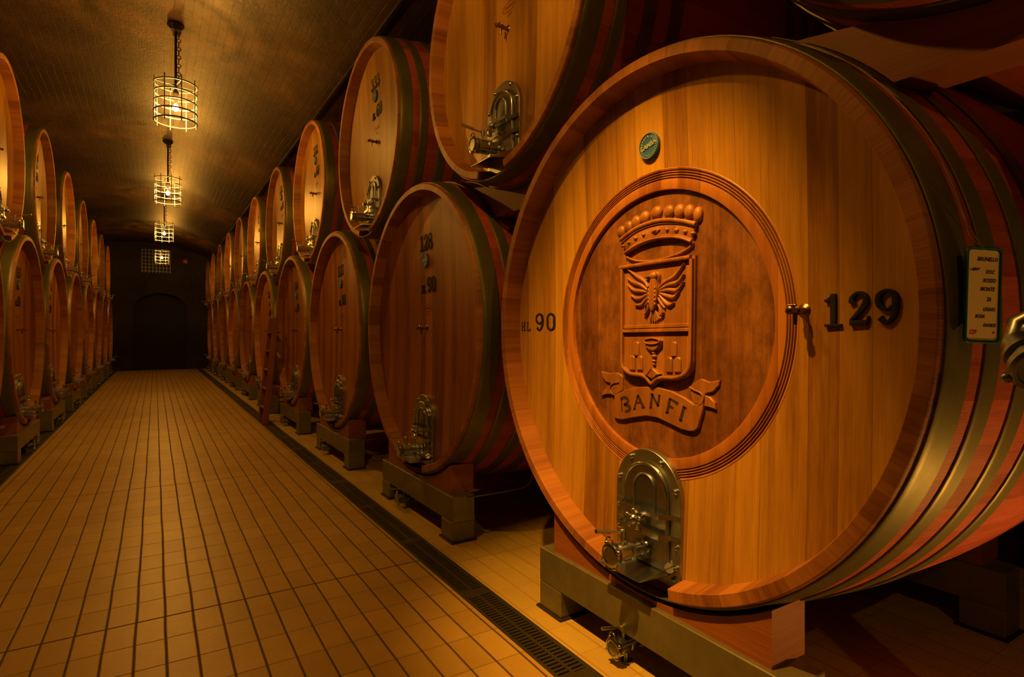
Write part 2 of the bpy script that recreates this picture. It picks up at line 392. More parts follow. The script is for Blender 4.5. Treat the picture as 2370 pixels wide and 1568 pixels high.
# ------------------------------------------------------------------ room shell
WR, WL = 4.85, -4.45
DR = (1.52, 1.711); DLf = (-1.525, -1.32)
Y0 = -6.5
M_['floor'] = tiles('corridor_tiles', (.64, .44, .11), (.52, .345, .08), (.055, .030, .014), .0467, 3.66)
M_['side'] = tiles('side_tiles', (.68, .50, .12), (.58, .42, .10), (.36, .24, .06), .02, 3.5)
f = MB().add([(DLf[1], Y0, 0), (DR[0], Y0, 0), (DR[0], Y_END, 0), (DLf[1], Y_END, 0)], [(0, 1, 2, 3)])
struct('floor', f.mesh('floor', M_['floor']), 'amber lit corridor floor of small rectangular tiles between two drains')
f = MB().add([(DR[1], Y0, 0), (WR, Y0, 0), (WR, Y_END, 0), (DR[1], Y_END, 0), (WL, Y0, 0), (DLf[0], Y0, 0), (DLf[0], Y_END, 0), (WL, Y_END, 0)], [(0, 1, 2, 3), (4, 5, 6, 7)])
struct('floor_side', f.mesh('floor_side', M_['side']), 'paler tiled floor under the casks beyond the drains')
for nm, (a, b_) in (('trim_1', DR), ('trim_2', DLf)):
    g = MB().add([(a, Y0, 0), (a, Y0, -.07), (b_, Y0, -.07), (b_, Y0, 0), (a, Y_END, 0), (a, Y_END, -.07), (b_, Y_END, -.07), (b_, Y_END, 0)], [(0, 1, 5, 4), (1, 2, 6, 5), (2, 3, 7, 6)])
    struct(nm, g.mesh(nm, M_['pit']), 'recessed drain channel in the floor')
def vault(x):
    if x > 2.02: return vault(2.02) - .02
    z = 5.27 - (x + .5) ** 2 / 12
    return max(z, 4.76)
xs = [WL + (2.02 - WL) * i / 48 for i in range(49)] + [2.0201, WR]
M_['vault'] = bricks('vault_bricks', (.088, .047, .012), (.056, .029, .008), (.018, .010, .003), (1, 0), .21, .092, rough=.40, bump=.6, dist=.012)
v = [(x, y, vault(x)) for y in (Y0, Y_END) for x in xs]; n = len(xs)
struct('ceiling', MB().add(v, [(i, i + n, i + n + 1, i + 1) for i in range(n - 1)]).mesh('ceiling', M_['vault'], 60), 'low vaulted ceiling of old brick')
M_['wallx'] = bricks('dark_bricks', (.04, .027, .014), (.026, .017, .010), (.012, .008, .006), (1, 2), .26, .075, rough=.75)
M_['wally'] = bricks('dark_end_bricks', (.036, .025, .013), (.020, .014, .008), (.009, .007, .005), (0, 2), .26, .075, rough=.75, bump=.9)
struct('wall_right', MB().box((WR, Y0, 0), (WR + .3, Y_END, 5.0)).mesh('wall_right', M_['wallx']))
struct('wall_left', MB().box((WL - .3, Y0, 0), (WL, Y_END, 5.0)).mesh('wall_left', M_['wallx']))
struct('wall_near', MB().box((WL - .3, Y0 - .3, 0), (WR + .3, Y0, 5.4)).mesh('wall_near', M_['wally']))
# end wall with a dark doorway opening
DX0, DX1, DZ = -.75, 1.15, 3.15
e = MB()
e.box((WL - .3, Y_END, 0), (DX0, Y_END + .35, 5.4)); e.box((DX1, Y_END, 0), (WR + .3, Y_END + .35, 5.4))
arch = [(DX0, 2.5), (DX0, 5.4), (DX1, 5.4), (DX1, 2.5)] + [((DX0 + DX1) / 2 + .95 * math.cos(t), 2.5 + .7 * math.sin(t)) for t in [math.pi * i / 14 for i in range(1, 14)]]
e2 = MB(lambda u, v_, w: (u, w, v_)); e2.prism(arch, Y_END, Y_END + .35); e.v_off = len(e.v); o_ = len(e.v); e.v += e2.v; e.f += [tuple(i + o_ for i in q) for q in e2.f]
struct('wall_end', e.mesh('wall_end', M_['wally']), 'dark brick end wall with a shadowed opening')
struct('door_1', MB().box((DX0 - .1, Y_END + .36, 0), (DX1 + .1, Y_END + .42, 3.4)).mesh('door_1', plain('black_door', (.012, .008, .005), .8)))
# crease strip along the vault's right side
struct('trim_3', MB().box((2.0, Y0, vault(2.02) - .045), (2.035, Y_END, vault(2.02) + .02)).mesh('trim_3', M_['rod']), 'dark joint running along the right side of the vault')
# grille high on the end wall
g = MB()
for i in range(9): g.box((-.46 + i * .125 - .012, Y_END - .06, 4.02), (-.46 + i * .125 + .012, Y_END - .035, 5.0))
for i in range(7): g.box((-.47, Y_END - .065, 4.08 + i * .145), (.55, Y_END - .04, 4.10 + i * .145))
for x in (-.40, .48): g.box((x, Y_END - .04, 4.5), (x + .03, Y_END + .01, 4.53))
tag(link('wall_grille', g.mesh('wall_grille', M_['iron'])), 'square iron lattice grille high on the dark end wall', 'grille')
tag(link('wall_sign', MB().box((1.02, Y_END - .03, 4.5), (1.17, Y_END + .01, 4.64)).mesh('wall_sign', plain('dull_red', (.35, .09, .05), .6))), 'tiny reddish square sign on the end wall right of the grille', 'sign')
# drain grates: slotted steel
def grate(a, b_):
    g = MB(); w = b_ - a; h0, h1 = -.012, -.001
    for x0, x1 in ((a + .002, a + .022), (a + w / 2 - .008, a + w / 2 + .008), (b_ - .022, b_ - .002)): g.box((x0, Y0 + .01, h0), (x1, Y_END - .01, h1))
    y = Y0 + .02
    while y < Y_END - .02:
        st = .028 if y < 10 else .056
        g.box((a + .02, y, h0), (a + w / 2 - .006, y + st * .55, h1 - .0015)); g.box((a + w / 2 + .006, y + st * .3, h0), (b_ - .02, y + st * .85, h1 - .0015)); y += st
    k = Y0 + .5
    while k < Y_END - 1: g.box((a + .02, k, h0), (b_ - .02, k + .09, h1 - .0005)); k += 1.0
    return g
tag(link('drain_grate', grate(*DR).mesh('grate_r', M_['grate'], 20)), 'slotted steel drain grate beside the right row of casks', 'drain grate')
tag(link('drain_grate', grate(*DLf).mesh('grate_l', M_['grate'], 20)), 'slotted steel drain grate beside the left row of casks', 'drain grate')

# ------------------------------------------------------------------ frame of a cask front: u = viewer's right, v = up, w = towards viewer
def uvw(u, v, w): return (-w, -u, v)
def depth(r, R): return .100 + .035 * (1 - min(1, (r / R) ** 2))
def px_uv(px, py, Yc=YR0, xp=None):
    """point of the photograph on the front of the crested cask -> (u, v) about its base"""
    X = xp or XR + .12
    for _ in range(3):
        a = TH + math.atan((px - 1185) / F_PX); Y = X / math.tan(a); d = X * math.sin(TH) + Y * math.cos(TH)
        Z = CAM_H - (py - 771) / F_PX * d; u, v = Yc - Y, Z - ZB
        if xp is None: X = XR + depth(math.hypot(u, v - RB), 1.12)
    return u, v

# ---- glyphs: bold serif figures in a box .62 wide and 1 high
G = {
 '0': [([(.31, .05), (.1, .2), (.08, .5), (.1, .8), (.31, .95), (.52, .8), (.54, .5), (.52, .2), (.31, .05)], [.05, .08, .1, .08, .05, .08, .1, .08, .05])],
 '1': [([(.35, .02), (.35, .98)], .085), ([(.37, .95), (.24, .82), (.1, .78)], [.06, .06, .04]), ([(.1, .04), (.6, .04)], .045)],
 '2': [([(.14, .68), (.13, .82), (.31, .95), (.5, .84), (.5, .64), (.33, .4), (.1, .16)], [.1, .06, .05, .08, .09, .07, .04]), ([(.08, .09), (.55, .09)], .085), ([(.55, .08), (.58, .28)], .035)],
 '3': [([(.12, .76), (.16, .9), (.32, .95), (.5, .84), (.48, .64), (.28, .53)], [.09, .06, .05, .08, .08, .04]), ([(.28, .53), (.52, .42), (.53, .2), (.32, .05), (.14, .1), (.11, .26)], [.04, .07, .09, .05, .06, .09])],
 '4': [([(.42, .02), (.42, .98)], .08), ([(.42, .95), (.06, .3)], .04), ([(.04, .28), (.6, .28)], .045), ([(.25, .04), (.58, .04)], .04)],
 '5': [([(.14, .95), (.52, .95)], .06), ([(.14, .95), (.13, .55)], .04), ([(.13, .55), (.33, .6), (.53, .45), (.52, .18), (.3, .05), (.12, .22)], [.04, .05, .08, .09, .05, .09])],
 '6': [([(.5, .82), (.35, .95), (.14, .78), (.09, .4), (.15, .14), (.32, .05), (.51, .16), (.52, .42), (.33, .55), (.13, .42)], [.08, .05, .07, .1, .08, .05, .08, .08, .05, .05])],
 '7': [([(.08, .93), (.56, .93)], .075), ([(.54, .93), (.36, .5), (.28, .03)], [.04, .06, .1]), ([(.08, .95), (.08, .76)], .035)],
 '8': [([(.31, .52), (.13, .64), (.13, .85), (.31, .95), (.49, .85), (.49, .64), (.31, .52), (.1, .38), (.1, .16), (.31, .05), (.52, .16), (.52, .38), (.31, .52)], [.05, .06, .06, .045, .06, .06, .05, .07, .08, .05, .08, .07, .05])],
 '9': [([(.49, .55), (.3, .42), (.1, .56), (.1, .82), (.3, .95), (.49, .84), (.53, .6), (.48, .25), (.3, .05), (.13, .2)], [.05, .05, .08, .08, .05, .08, .1, .08, .05, .09])],
 'H': [([(.12, .02), (.12, .98)], .07), ([(.5, .02), (.5, .98)], .07), ([(.12, .5), (.5, .5)], .04), ([(.02, .97), (.24, .97)], .03), ([(.02, .03), (.24, .03)], .03), ([(.38, .97), (.6, .97)], .03), ([(.38, .03), (.6, .03)], .03)],
 'L': [([(.15, .02), (.15, .98)], .07), ([(.03, .04), (.56, .04)], .045), ([(.55, .03), (.57, .3)], .035), ([(.03, .97), (.3, .97)], .03)],
}
def glyphs(mb, text, u, v, h, wd, w0, w1, slope=0.0, gap=.12, dome=0.0):
    """text with its lower left corner at (u, v); wd = width factor"""
    for ch in text:
        if ch != ' ':
            for pts, hw in G[ch]:
                k = (lambda a: a * h * (.5 + .5 * wd) * (1.28 if h > .1 and gap < .1 else 1.0))
                mb.stroke([(u + p[0] * h * wd, v + p[1] * h + slope * (p[0] * h * wd)) for p in pts], [k(a) for a in hw] if isinstance(hw, list) else k(hw), w0, w1, dome, 4)
            u += (.62 + gap) * h * wd; v += slope * (.62 + gap) * h * wd
        else: u += .4 * h * wd
    return mb
def txt(s, size, m, name='lettering', bold=0.0, ext=.0004, width=1.0, align='CENTER', shear=0.0):
    cu = bpy.data.curves.new('t', 'FONT'); cu.body = s; cu.size = size; cu.extrude = ext; cu.offset = bold; cu.align_x = align; cu.align_y = 'CENTER'; cu.shear = shear; cu.resolution_u = 2
    o = bpy.data.objects.new('t', cu); C.objects.link(o); bpy.context.view_layer.update()
    me = bpy.data.meshes.new_from_object(o.evaluated_get(bpy.context.evaluated_depsgraph_get()))
    bpy.data.objects.remove(o); bpy.data.curves.remove(cu)
    mb = [( v.co.x * width, v.co.y, v.co.z) for v in me.vertices]; fs = [tuple(p.vertices) for p in me.polygons]
    bpy.data.meshes.remove(me)
    return mb, fs

# ------------------------------------------------------------------ cask meshes
def cask_meshes(R, plaque=False):
    out = {}
    NS, N = 128, 128; cz = R
    bul = .10 if R > 1.1 else .075
    prof_r = lambda x: R + bul * (1 - ((x - LEN / 2) / (LEN / 2)) ** 2)
    Rin = R - .052; RH = R - .068      # rim inner radius at the lip / at the head groove
    def ring(profile, skip=None, alt=None, name='s', m=None, close=False):
        vs, fs = [], []; K = len(profile)
        for i in range(N):
            t = 2 * math.pi * i / N
            for x, r in profile: vs.append((x, r * math.sin(t), cz - r * math.cos(t)))
        for i in range(N):
            j = (i + 1) % N
            for k in range(K - 1 if not close else K): fs.append((i * K + k, i * K + (k + 1) % K, j * K + (k + 1) % K, j * K + k))
        return MB().add(vs, fs)
    # rim (croze): projecting stave ends, with the notch below the manway
    notch = 3
    prof = [(.0, R - .006), (.006, R), (.14, prof_r(.14)), (.14, RH), (.105, RH), (.003, Rin), (.0, Rin + .003)]
    prof_n = [(.125, R - .0), (.126, prof_r(.126)), (.14, prof_r(.14)), (.14, RH), (.13, RH), (.127, RH + .001), (.125, RH + .002)]
    vs, fs = [], []; K = len(prof)
    def put(pr, t):
        o = len(vs)
        for x, r in pr: vs.append((x, r * math.sin(t), cz - r * math.cos(t)))
        return o
    rows = []
    for i in range(N):
        t0, t1 = 2 * math.pi * (i - .5) / N, 2 * math.pi * (i + .5) / N
        nn = (min(i, N - i) <= notch) and R > 0
        p = prof_n if nn else prof
        a, b_ = put(p, t0), put(p, t1)
        fs += [(a + k, a + (k + 1) % K, b_ + (k + 1) % K, b_ + k) for k in range(K)]
        if i == notch: fs.append(tuple(put(prof, t1) + k for k in range(K)))
        if i == N - notch: fs.append(tuple(put(prof, t0) + k for k in range(K))[::-1])
    me = MB().add(vs, fs)
    # weld coincident vertices so shading is smooth
    out['rim'] = weld(me.mesh('rim', M_['rim_' + str(R > 1.1)]))
    # body: staves from behind the rim to the back end
    xs_ = [.14 + (LEN - .14) * i / 26 for i in range(27)]
    out['staves'] = ring([(.14, R - .07)] + [(x, prof_r(x)) for x in xs_] + [(LEN, R - .06), (LEN - .1, R - .07), (LEN - .1, .01)]).mesh('staves', M_['stave_' + str(R > 1.1)], 50)
    # head, gently dished inwards
    r0 = .704 if plaque else .0
    prf = [(depth(r, R - .07), r) for r in [RH + .004 - (RH + .004 - r0) * i / 10 for i in range(11)]]
    prf[-1] = (prf[-1][0], max(r0, .0005))
    hd = ring(prf)
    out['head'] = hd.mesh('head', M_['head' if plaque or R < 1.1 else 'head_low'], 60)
    for k, (a, b_) in enumerate(((.022, .135), (.20, .275), (.385, .465), (.565, .645), (1.56, 1.64), (1.74, 1.82), (1.93, 2.0), (2.06, 2.18))):
        p = [(a, prof_r(a) + .001), (a, prof_r(a) + .0055), (a + .002, prof_r(a) + .0075)] + [(x, prof_r(x) + .0075) for x in [a + (b_ - a) * i / 4 for i in range(1, 4)]] + [(b_ - .002, prof_r(b_) + .0075), (b_, prof_r(b_) + .0055), (b_, prof_r(b_) + .001)]
        out['hoop%d' % k] = ring(p).mesh('hoop', M_['hoop'], 40)
    return out
def weld(me):
    import bmesh
    bm = bmesh.new(); bm.from_mesh(me); bmesh.ops.remove_doubles(bm, verts=bm.verts, dist=1e-5)
    bmesh.ops.recalc_face_normals(bm, faces=bm.faces); bm.to_mesh(me); bm.free()
    for p in me.polygons: p.use_smooth = True
    me.set_sharp_from_angle(angle=math.radians(35)); return me
for q, r_ in (('True', RB), ('False', RU)):
    M_['rim_' + q] = wood('stave_end_wood_' + q, (.17, .055, .014), (.46, .195, .038), 'rim', pw=.105, cz=r_, joint=.35, rough=(.4, .6), var=.8)
    M_['stave_' + q] = wood('stave_wood_' + q, (.26, .050, .030), (.50, .115, .070), 'stave', pw=.125, cz=r_, joint=.45, rough=(.42, .6), var=1.3)
CM = {'low': cask_meshes(RB), 'up': cask_meshes(RU), 'crest': cask_meshes(RB, True)}

# ---- manway hardware (u, v about door centre line; v from cask underside)
def arch_poly(hw, v0, v1, n=16, cut=.0):
    """straight sided plate with round top; cut = slanted lower corners"""
    c = v1 - hw
    p = [(-hw + cut, v0), (hw - cut, v0), (hw, v0 + cut * 1.2)] + [(hw * math.cos(t), c + hw * math.sin(t)) for t in [math.pi * i / n for i in range(n + 1)]] + [(-hw, v0 + cut * 1.2)]
    return p
WP = -.103                                             # plane of the plate
DM = {}
DM['manway_plate'] = MB(uvw).prism(arch_poly(.205, .045, .625, 24, .03), WP - .024, WP + .008, .002).mesh('manway_plate', M_['plate'])
m_ = MB(uvw)
op = arch_poly(.135, .10, .562, 24)
m_.prism(op, WP + .004, WP + .020, .005)
m_.stroke([(a, b_) for a, b_ in op[1:]] , .007, WP + .012, WP + .027, .008, 0)
DM['hatch'] = m_.mesh('hatch', M_['steel'])
ip = arch_poly(.066, .34, .515, 20)
m_ = MB(uvw); m_.prism(ip, WP + .012, WP + .0225, .002); m_.stroke(ip + [ip[0]], .005, WP + .018, WP + .030, .006, 0)
DM['hatch_boss'] = m_.mesh('hatch_boss', M_['steeld'])
m_ = MB(uvw)
for v0 in (.352, .262):
    m_.prism([(-.20, WP + .006), (-.15, WP + .012), (-.12, WP + .062), (.12, WP + .062), (.15, WP + .012), (.20, WP + .006), (.20, WP + .010), (.155, WP + .018), (.125, WP + .067), (-.125, WP + .067), (-.155, WP + .018), (-.20, WP + .010)], 0, 1) if False else None
    pts = [(-.20, WP + .008), (-.155, WP + .014), (-.125, WP + .060), (.125, WP + .060), (.155, WP + .014), (.20, WP + .008)]
    m2 = MB(lambda a, b_, c: uvw(a, v0 + c, b_))
    m2.stroke(pts, .0035, -.011, .011, 0, 0); o_ = len(m_.v); m_.v += m2.v; m_.f += [tuple(i + o_ for i in q) for q in m2.f]
m_.box((-.016, .255, WP + .056), (.016, .372, WP + .068))
DM['crossbar'] = m_.mesh('crossbar', M_['steel'])
m_ = MB(uvw); m_.cyl((0, .318, WP + .03), (0, .318, WP + .115), .011)
m_.turn((0, .318, WP + .078), (0, 0, 1), [(0, .0), (0, .020), (.008, .024), (.022, .024), (.030, .017), (.034, 0)], 20)
for k in range(5):
    t = 2 * math.pi * k / 5 + .3
    m_.cyl((.014 * math.cos(t), .318 + .014 * math.sin(t), WP + .092), (.040 * math.cos(t), .318 + .040 * math.sin(t), WP + .092), .0075, .009, 10)
    m_.ell((.042 * math.cos(t), .318 + .042 * math.sin(t), WP + .092), (.0095, .0095, .0095), 10, 6)
DM['hand_knob'] = m_.mesh('hand_knob', M_['steel'])
def valve(m_, u, v, w, s=1.0, cap=None, lever=None, L=.20):
    """horizontal ball valve pointing at the viewer, base at w"""
    m_.turn((u, v, w), (0, 0, 1), [(0, .0), (0, .050 * s), (.008, .050 * s), (.010, .030 * s), (.030 * s, .029 * s), (.034 * s, .043 * s), (.044 * s, .046 * s), (.046 * s, .034 * s), (L * .42, .034 * s), (L * .44, .046 * s), (L * .50, .046 * s), (L * .52, .040 * s), (L * .72, .040 * s), (L * .74, .048 * s), (L * .80, .048 * s), (L * .82, .036 * s), (L * .9, .036 * s), (L * .9, 0)], 28)
    for k in range(4):
        t = math.pi / 4 + k * math.pi / 2
        m_.cyl((u + .043 * s * math.cos(t), v + .043 * s * math.sin(t), w + L * .40), (u + .043 * s * math.cos(t), v + .043 * s * math.sin(t), w + L * .84), .0055 * s, n=8)
    m_.cyl((u, v + .03 * s, w + L * .62), (u, v + .075 * s, w + L * .62), .009 * s, n=12)
    if cap:
        cap.turn((u, v, w + L * .86), (0, 0, 1), [(0, .030 * s), (0, .050 * s), (.006, .054 * s), (.018 * s, .054 * s), (.022 * s, .048 * s), (.023 * s, .040 * s), (.020 * s, .036 * s), (.020 * s, 0)], 28)
        for k in range(4):
            t = .5 + k * math.pi / 2
            cap.ell((u + .056 * s * math.cos(t), v + .056 * s * math.sin(t), w + L * .86 + .012 * s), (.011 * s, .011 * s, .010 * s), 10, 6)
        pts = [(u - .012 * s + .022 * s * math.cos(t), v + .056 * s + .022 * s * math.sin(t), w + L * .86 + .01 * s) for t in [math.pi * i / 8 for i in range(9)]]
        cap.tube(pts, .004 * s, 8)
    if lever:
        lever.cyl((u, v + .070 * s, w + L * .62), (u, v + .098 * s, w + L * .62), .013 * s, n=14)
        lever.ell((u, v + .100 * s, w + L * .62), (.013 * s, .008 * s, .013 * s))
        lever.cyl((u, v + .090 * s, w + L * .62), (u - .005, v + .104 * s, w + L * .62 + .07 * s), .0055 * s, n=10)
        lever.cyl((u - .005, v + .104 * s, w + L * .62 + .065 * s), (u - .010, v + .118 * s, w + L * .62 + .145 * s), .0095 * s, n=12)
m_, c_, l_ = MB(uvw), MB(uvw), MB(uvw); valve(m_, .0, .178, WP + .012, 1.0, c_, l_, .235)
DM['valve'] = m_.mesh('valve', M_['steel']); DM['valve_cap'] = c_.mesh('valve_cap', M_['steel']); DM['valve_lever'] = l_.mesh('valve_lever', M_['steel'])
m_ = MB(uvw)                                            # drip tray under the valve
tp = [(-.150, .100, WP + .008), (.150, .100, WP + .008), (.115, .088, WP + .165), (-.150, .088, WP + .165)]
m_.add([(a, b_, c) for a, b_, c in tp] + [(a, b_ - .004, c) for a, b_, c in tp], [(0, 1, 2, 3), (7, 6, 5, 4), (0, 1, 5, 4), (1, 2, 6, 5), (2, 3, 7, 6), (3, 0, 4, 7)])
for sgn, a, e_ in ((1, .150, .115), (-1, -.150, -.150)):
    q = [(a, .100, WP + .008), (e_, .088, WP + .165), (a * 1.12, .150, WP + .012)]
    q += [(x + .003 * sgn, y, z) for x, y, z in q]
    m_.add(q, [(0, 1, 2), (5, 4, 3), (0, 1, 4, 3), (1, 2, 5, 4), (2, 0, 3, 5)])
m_.cyl((.135, .112, WP + .01), (.160, .135, WP + .03), .022, n=16)
DM['drip_tray'] = m_.mesh('drip_tray', M_['steel'])
m_ = MB(uvw); m_.turn((0, 0, 0), (0, 0, 1), [(0, 0), (0, .013), (.006, .013), (.009, .009), (.012, .009), (.016, .005), (.017, 0)], 12)
DM['bolt'] = m_.mesh('bolt', M_['steel'])
BOLTS = [(-.095, .578), (.095, .578), (-.178, .470), (.178, .470), (-.180, .330), (.180, .225), (-.180, .225), (.180, .135), (-.178, .120), (.165, .085)]
# tasting tap
m_ = MB(uvw)
m_.turn((0, 0, -.006), (0, 0, 1), [(0, 0), (0, .024), (.006, .026), (.010, .020), (.014, .013), (.045, .012), (.047, .017), (.058, .017), (.060, .012), (.085, .010), (.088, .014), (.100, .014), (.104, .008), (.104, 0)], 18)
m_.cyl((0, .0, .055), (0, -.05, .055), .0085, .0065, 12)
DM['tasting_tap'] = m_.mesh('tasting_tap', M_['bronze'])
m_ = MB(uvw); m_.cyl((0, 0, .068), (0, .020, .068), .007, n=10); m_.cyl((-.02, .018, .068), (.012, .018, .068), .005, n=10)
DM['tap_key'] = m_.mesh('tap_key', M_['bronze'])
# round maker's badge
BR = .062
m_ = MB(uvw); m_.turn((0, 0, 0), (0, 0, 1), [(0, 0), (0, BR), (.020, BR), (.024, BR - .003), (.024, BR - .006), (.020, BR - .008), (.020, 0)], 40)
DM['badge'] = m_.mesh('badge', M_['badge'])
m_ = MB(uvw); a, b_ = txt('GAMBA', .031, M_['badgel'], bold=.0008, width=.95, ext=.002)
m_.add([(x, y, z + .022) for x, y, z in a], b_)
for k, ch in enumerate('FABBRICA BOTTI'):
    if ch == ' ': continue
    t = math.radians(205 - (k + .5) * 230 / 14); a, b_ = txt(ch, .016, M_['badgel'], ext=.0012, bold=.0004)
    rr, th = .044, t - math.pi / 2
    m_.add([(rr * math.cos(t) + x * math.cos(th) - y * math.sin(th), rr * math.sin(t) + x * math.sin(th) + y * math.cos(th), z + .021) for x, y, z in a], b_)
for k in range(11):
    t = math.radians(-150 + k * 12); m_.ell((.046 * math.cos(t), .046 * math.sin(t), .021), (.003, .003, .002), 8, 4)
m_.torus((0, 0, .0225), (0, 0, 1), BR - .0045, .0022, 40, 6)
DM['badge_lettering'] = m_.mesh('badge_lettering', M_['badgel'])
# faded oval maker's stamp
m_ = MB(uvw)
m_.stroke([(.085 * math.cos(t), .030 * math.sin(t)) for t in [2 * math.pi * i / 24 for i in range(25)]], .0022, -.002, .0012, 0, 0)
for k in range(7): m_.stroke([(-.055 + k * .018, -.010), (-.050 + k * .018, .012), (-.044 + k * .018, -.008)], .0022, -.002, .0012, 0, 0)
for k in range(4): m_.stroke([(-.03 + k * .018, -.062), (-.028 + k * .018, -.048)], .002, -.002, .0012, 0, 0)
DM['faded_stamp'] = m_.mesh('faded_stamp', M_['faint'])

def cask(kind, x, y, z, rz, label, group, number=None, hl=None, crest=False):
    R = RB if kind != 'up' else RU
    root = bpy.data.objects.new('wine_cask', None); C.objects.link(root); root.empty_display_size = .2
    root.location = (x, y, z); root.rotation_euler = (0, 0, rz); tag(root, label, 'cask', group)
    cm = CM[kind]
    link('staves', cm['staves'], root); link('rim', cm['rim'], root); hd = link('head', cm['head'], root)
    for k in range(8): link('hoop', cm['hoop%d' % k], root)
    off = (0, 0, 0)
    pl = link('manway', DM['manway_plate'], root, (0, .022, -.014) if crest else (0, 0, 0))
    for k in ('hatch', 'crossbar', 'hand_knob', 'valve', 'valve_cap', 'valve_lever', 'drip_tray'): link(k, DM[k], pl)
    link('hatch_boss', DM['hatch_boss'], pl)
    for u, v in BOLTS: link('bolt', DM['bolt'], pl, uvw(u, v, WP + .007))
    def surf(u, v): return -depth(math.hypot(u, v - R), R - .07)
    def at(u, v, dw=0.0): return uvw(u, v, surf(u, v) + dw)
    if crest:
        tu, tv = px_uv(1862, 720)
        badge_uv = px_uv(1506, 339)
    else:
        tu, tv = .0, R; badge_uv = (.0, R + .575 * R / 1.19)
    tp_ = link('tasting_tap', DM['tasting_tap'], root, at(tu, tv)); link('tap_key', DM['tap_key'], tp_)
    bd = link('badge', DM['badge'], root, at(*badge_uv, -.006)); bd.rotation_euler = (math.radians(-14) if crest else 0, 0, 0)
    link('badge_lettering', DM['badge_lettering'], bd)
    if number and not crest:
        s = R / 1.19
        g = MB(uvw); w = surf(0, R + .72 * s)
        glyphs(g, number, -.128, R + .665 * s, .135, 1.0, w - .014, w + .005, gap=.06); link('number', g.mesh('number', M_['ink']), root)
        g = MB(uvw); w = surf(.05, R + .38 * s)
        glyphs(g, hl, .015, R + .30 * s, .135, .95, w - .014, w + .005, gap=.06)
        glyphs(g, 'HL', -.105, R + .30 * s, .070, .95, w - .014, w + .005, gap=.1); link('capacity_mark', g.mesh('capacity_mark', M_['ink']), root)
        link('faded_stamp', DM['faded_stamp'], root, at(.02, R + .17 * s))
    return root, surf, at

# ------------------------------------------------------------------ right hand casks
ordn = ['nearest', 'second', 'third', 'fourth', 'fifth', 'sixth', 'seventh', 'eighth', 'ninth', 'tenth', 'eleventh']
crest, csurf, cat_ = cask('crest', XR, YR0, ZB, 0, 'big amber oak cask with carved coat of arms, numbered 129', 'casks of the lower right row', crest=True)
notes = {1: ', beside the crested cask', 2: ', at the second place from the crested cask', 3: ', with pale hoop, third from the crested cask'}
for k in range(1, 10):
    cask('low', XR, YR0 + PIT * k, ZB, 0, 'brown oak cask of the lower right row, %s beyond the crested cask' % (ordn[k - 1] if k > 1 else 'the one directly'), 'casks of the lower right row', str(129 - k), '90')
for k in range(0, 10):
    cask('up', XR, YRU + PIT * k, ZU, 0, 'honey oak cask of the upper right row, %s from the camera with a visible head' % ordn[k], 'casks of the upper right row', str(334 - k), '60')
cask('up', XR, YRU - PIT, ZU, 0, 'dark cask underside above the crested cask at the top right corner', 'casks of the upper right row', '335', '60')
# left hand casks
for k in range(0, 8):
    cask('low', XL, YL0 + PIT * k, ZB, math.pi, 'reddish oak cask of the lower left row, %s from the camera' % ordn[k], 'casks of the lower left row', str(112 + k), '90')
for k in range(0, 8):
    cask('up', XL, YLU + PIT * k, ZU, math.pi, 'glossy oak cask of the upper left row, %s from the camera' % ordn[k], 'casks of the upper left row', str(312 + k), '60')

# ------------------------------------------------------------------ carved medallion of the crested cask
RC = RB
wd0 = -.105
m_ = MB()
prf = [(.10, .708), (.098, .704)]
for r in (.694, .683, .672, .661): prf += [(.100, r + .004), (.106, r + .0015), (.106, r - .0015), (.100, r - .004)]
prf += [(.099, .650), (.098, .618), (.100, .612), (.150, .608)]
N = 128; vs, fs, K = [], [], len(prf)
UC = px_uv(1509, 735); UCu, UCv = .035, RB
for i in range(N):
    t = 2 * math.pi * i / N
    for x, r in prf: vs.append((x + .0215, r * math.sin(t), RB - r * math.cos(t)))
for i in range(N):
    j = (i + 1) % N
    for k in range(K - 1): fs.append((i * K + k, i * K + k + 1, j * K + k + 1, j * K + k))
md = link('medallion', MB().add(vs, fs).mesh('medallion_ring', M_['ring'], 25), crest)
g = MB()
for r in (.694, .683, .672, .661):
    g.torus((.1275, 0, RB), (1, 0, 0), r, .0022, 128, 5)
link('groove', g.mesh('groove', M_['groove']), md)
WD = -.140                                              # field of the medallion
g = MB(uvw); g.turn((0, RB, WD), (0, 0, 1), [(0, .610), (0, .0)], 96)
link('medallion_field', g.mesh('medallion_field', M_['disc']), md)
Z7 = lambda x, y: px_uv(1400 + x / 3.408, 440 + y / 3.408, xp=XR + .125)
Z8 = lambda x, y: px_uv(1360 + x / 6.97, 830 + y / 6.97, xp=XR + .125)
s7 = .00062                                             # metres per zoomed pixel, vertical
# crown
c = MB(uvw)
band = [(125, 390), (240, 305), (380, 250), (500, 235), (620, 245), (715, 268), (690, 340), (680, 410), (600, 382), (500, 374), (380, 392), (260, 432), (160, 500), (150, 450)]
c.prism([Z7(*p) for p in band], WD - .002, WD + .012, .003)
c.stroke([Z7(*p) for p in [(122, 396), (240, 308), (380, 252), (500, 236), (620, 246), (718, 270)]], .0095, WD, WD + .026, .008, 4)
c.stroke([Z7(*p) for p in [(135, 412), (245, 328), (380, 275), (500, 260), (620, 268), (700, 288)]], .0045, WD, WD + .018, .004, 4)
c.stroke([Z7(*p) for p in [(158, 500), (260, 432), (380, 388), (500, 372), (600, 378), (684, 408)]], .0065, WD, WD + .026, .006, 4)
c.stroke([Z7(*p) for p in [(160, 488), (262, 414), (380, 370), (500, 356), (600, 362), (684, 392)]], .0035, WD, WD + .018, .004, 4)
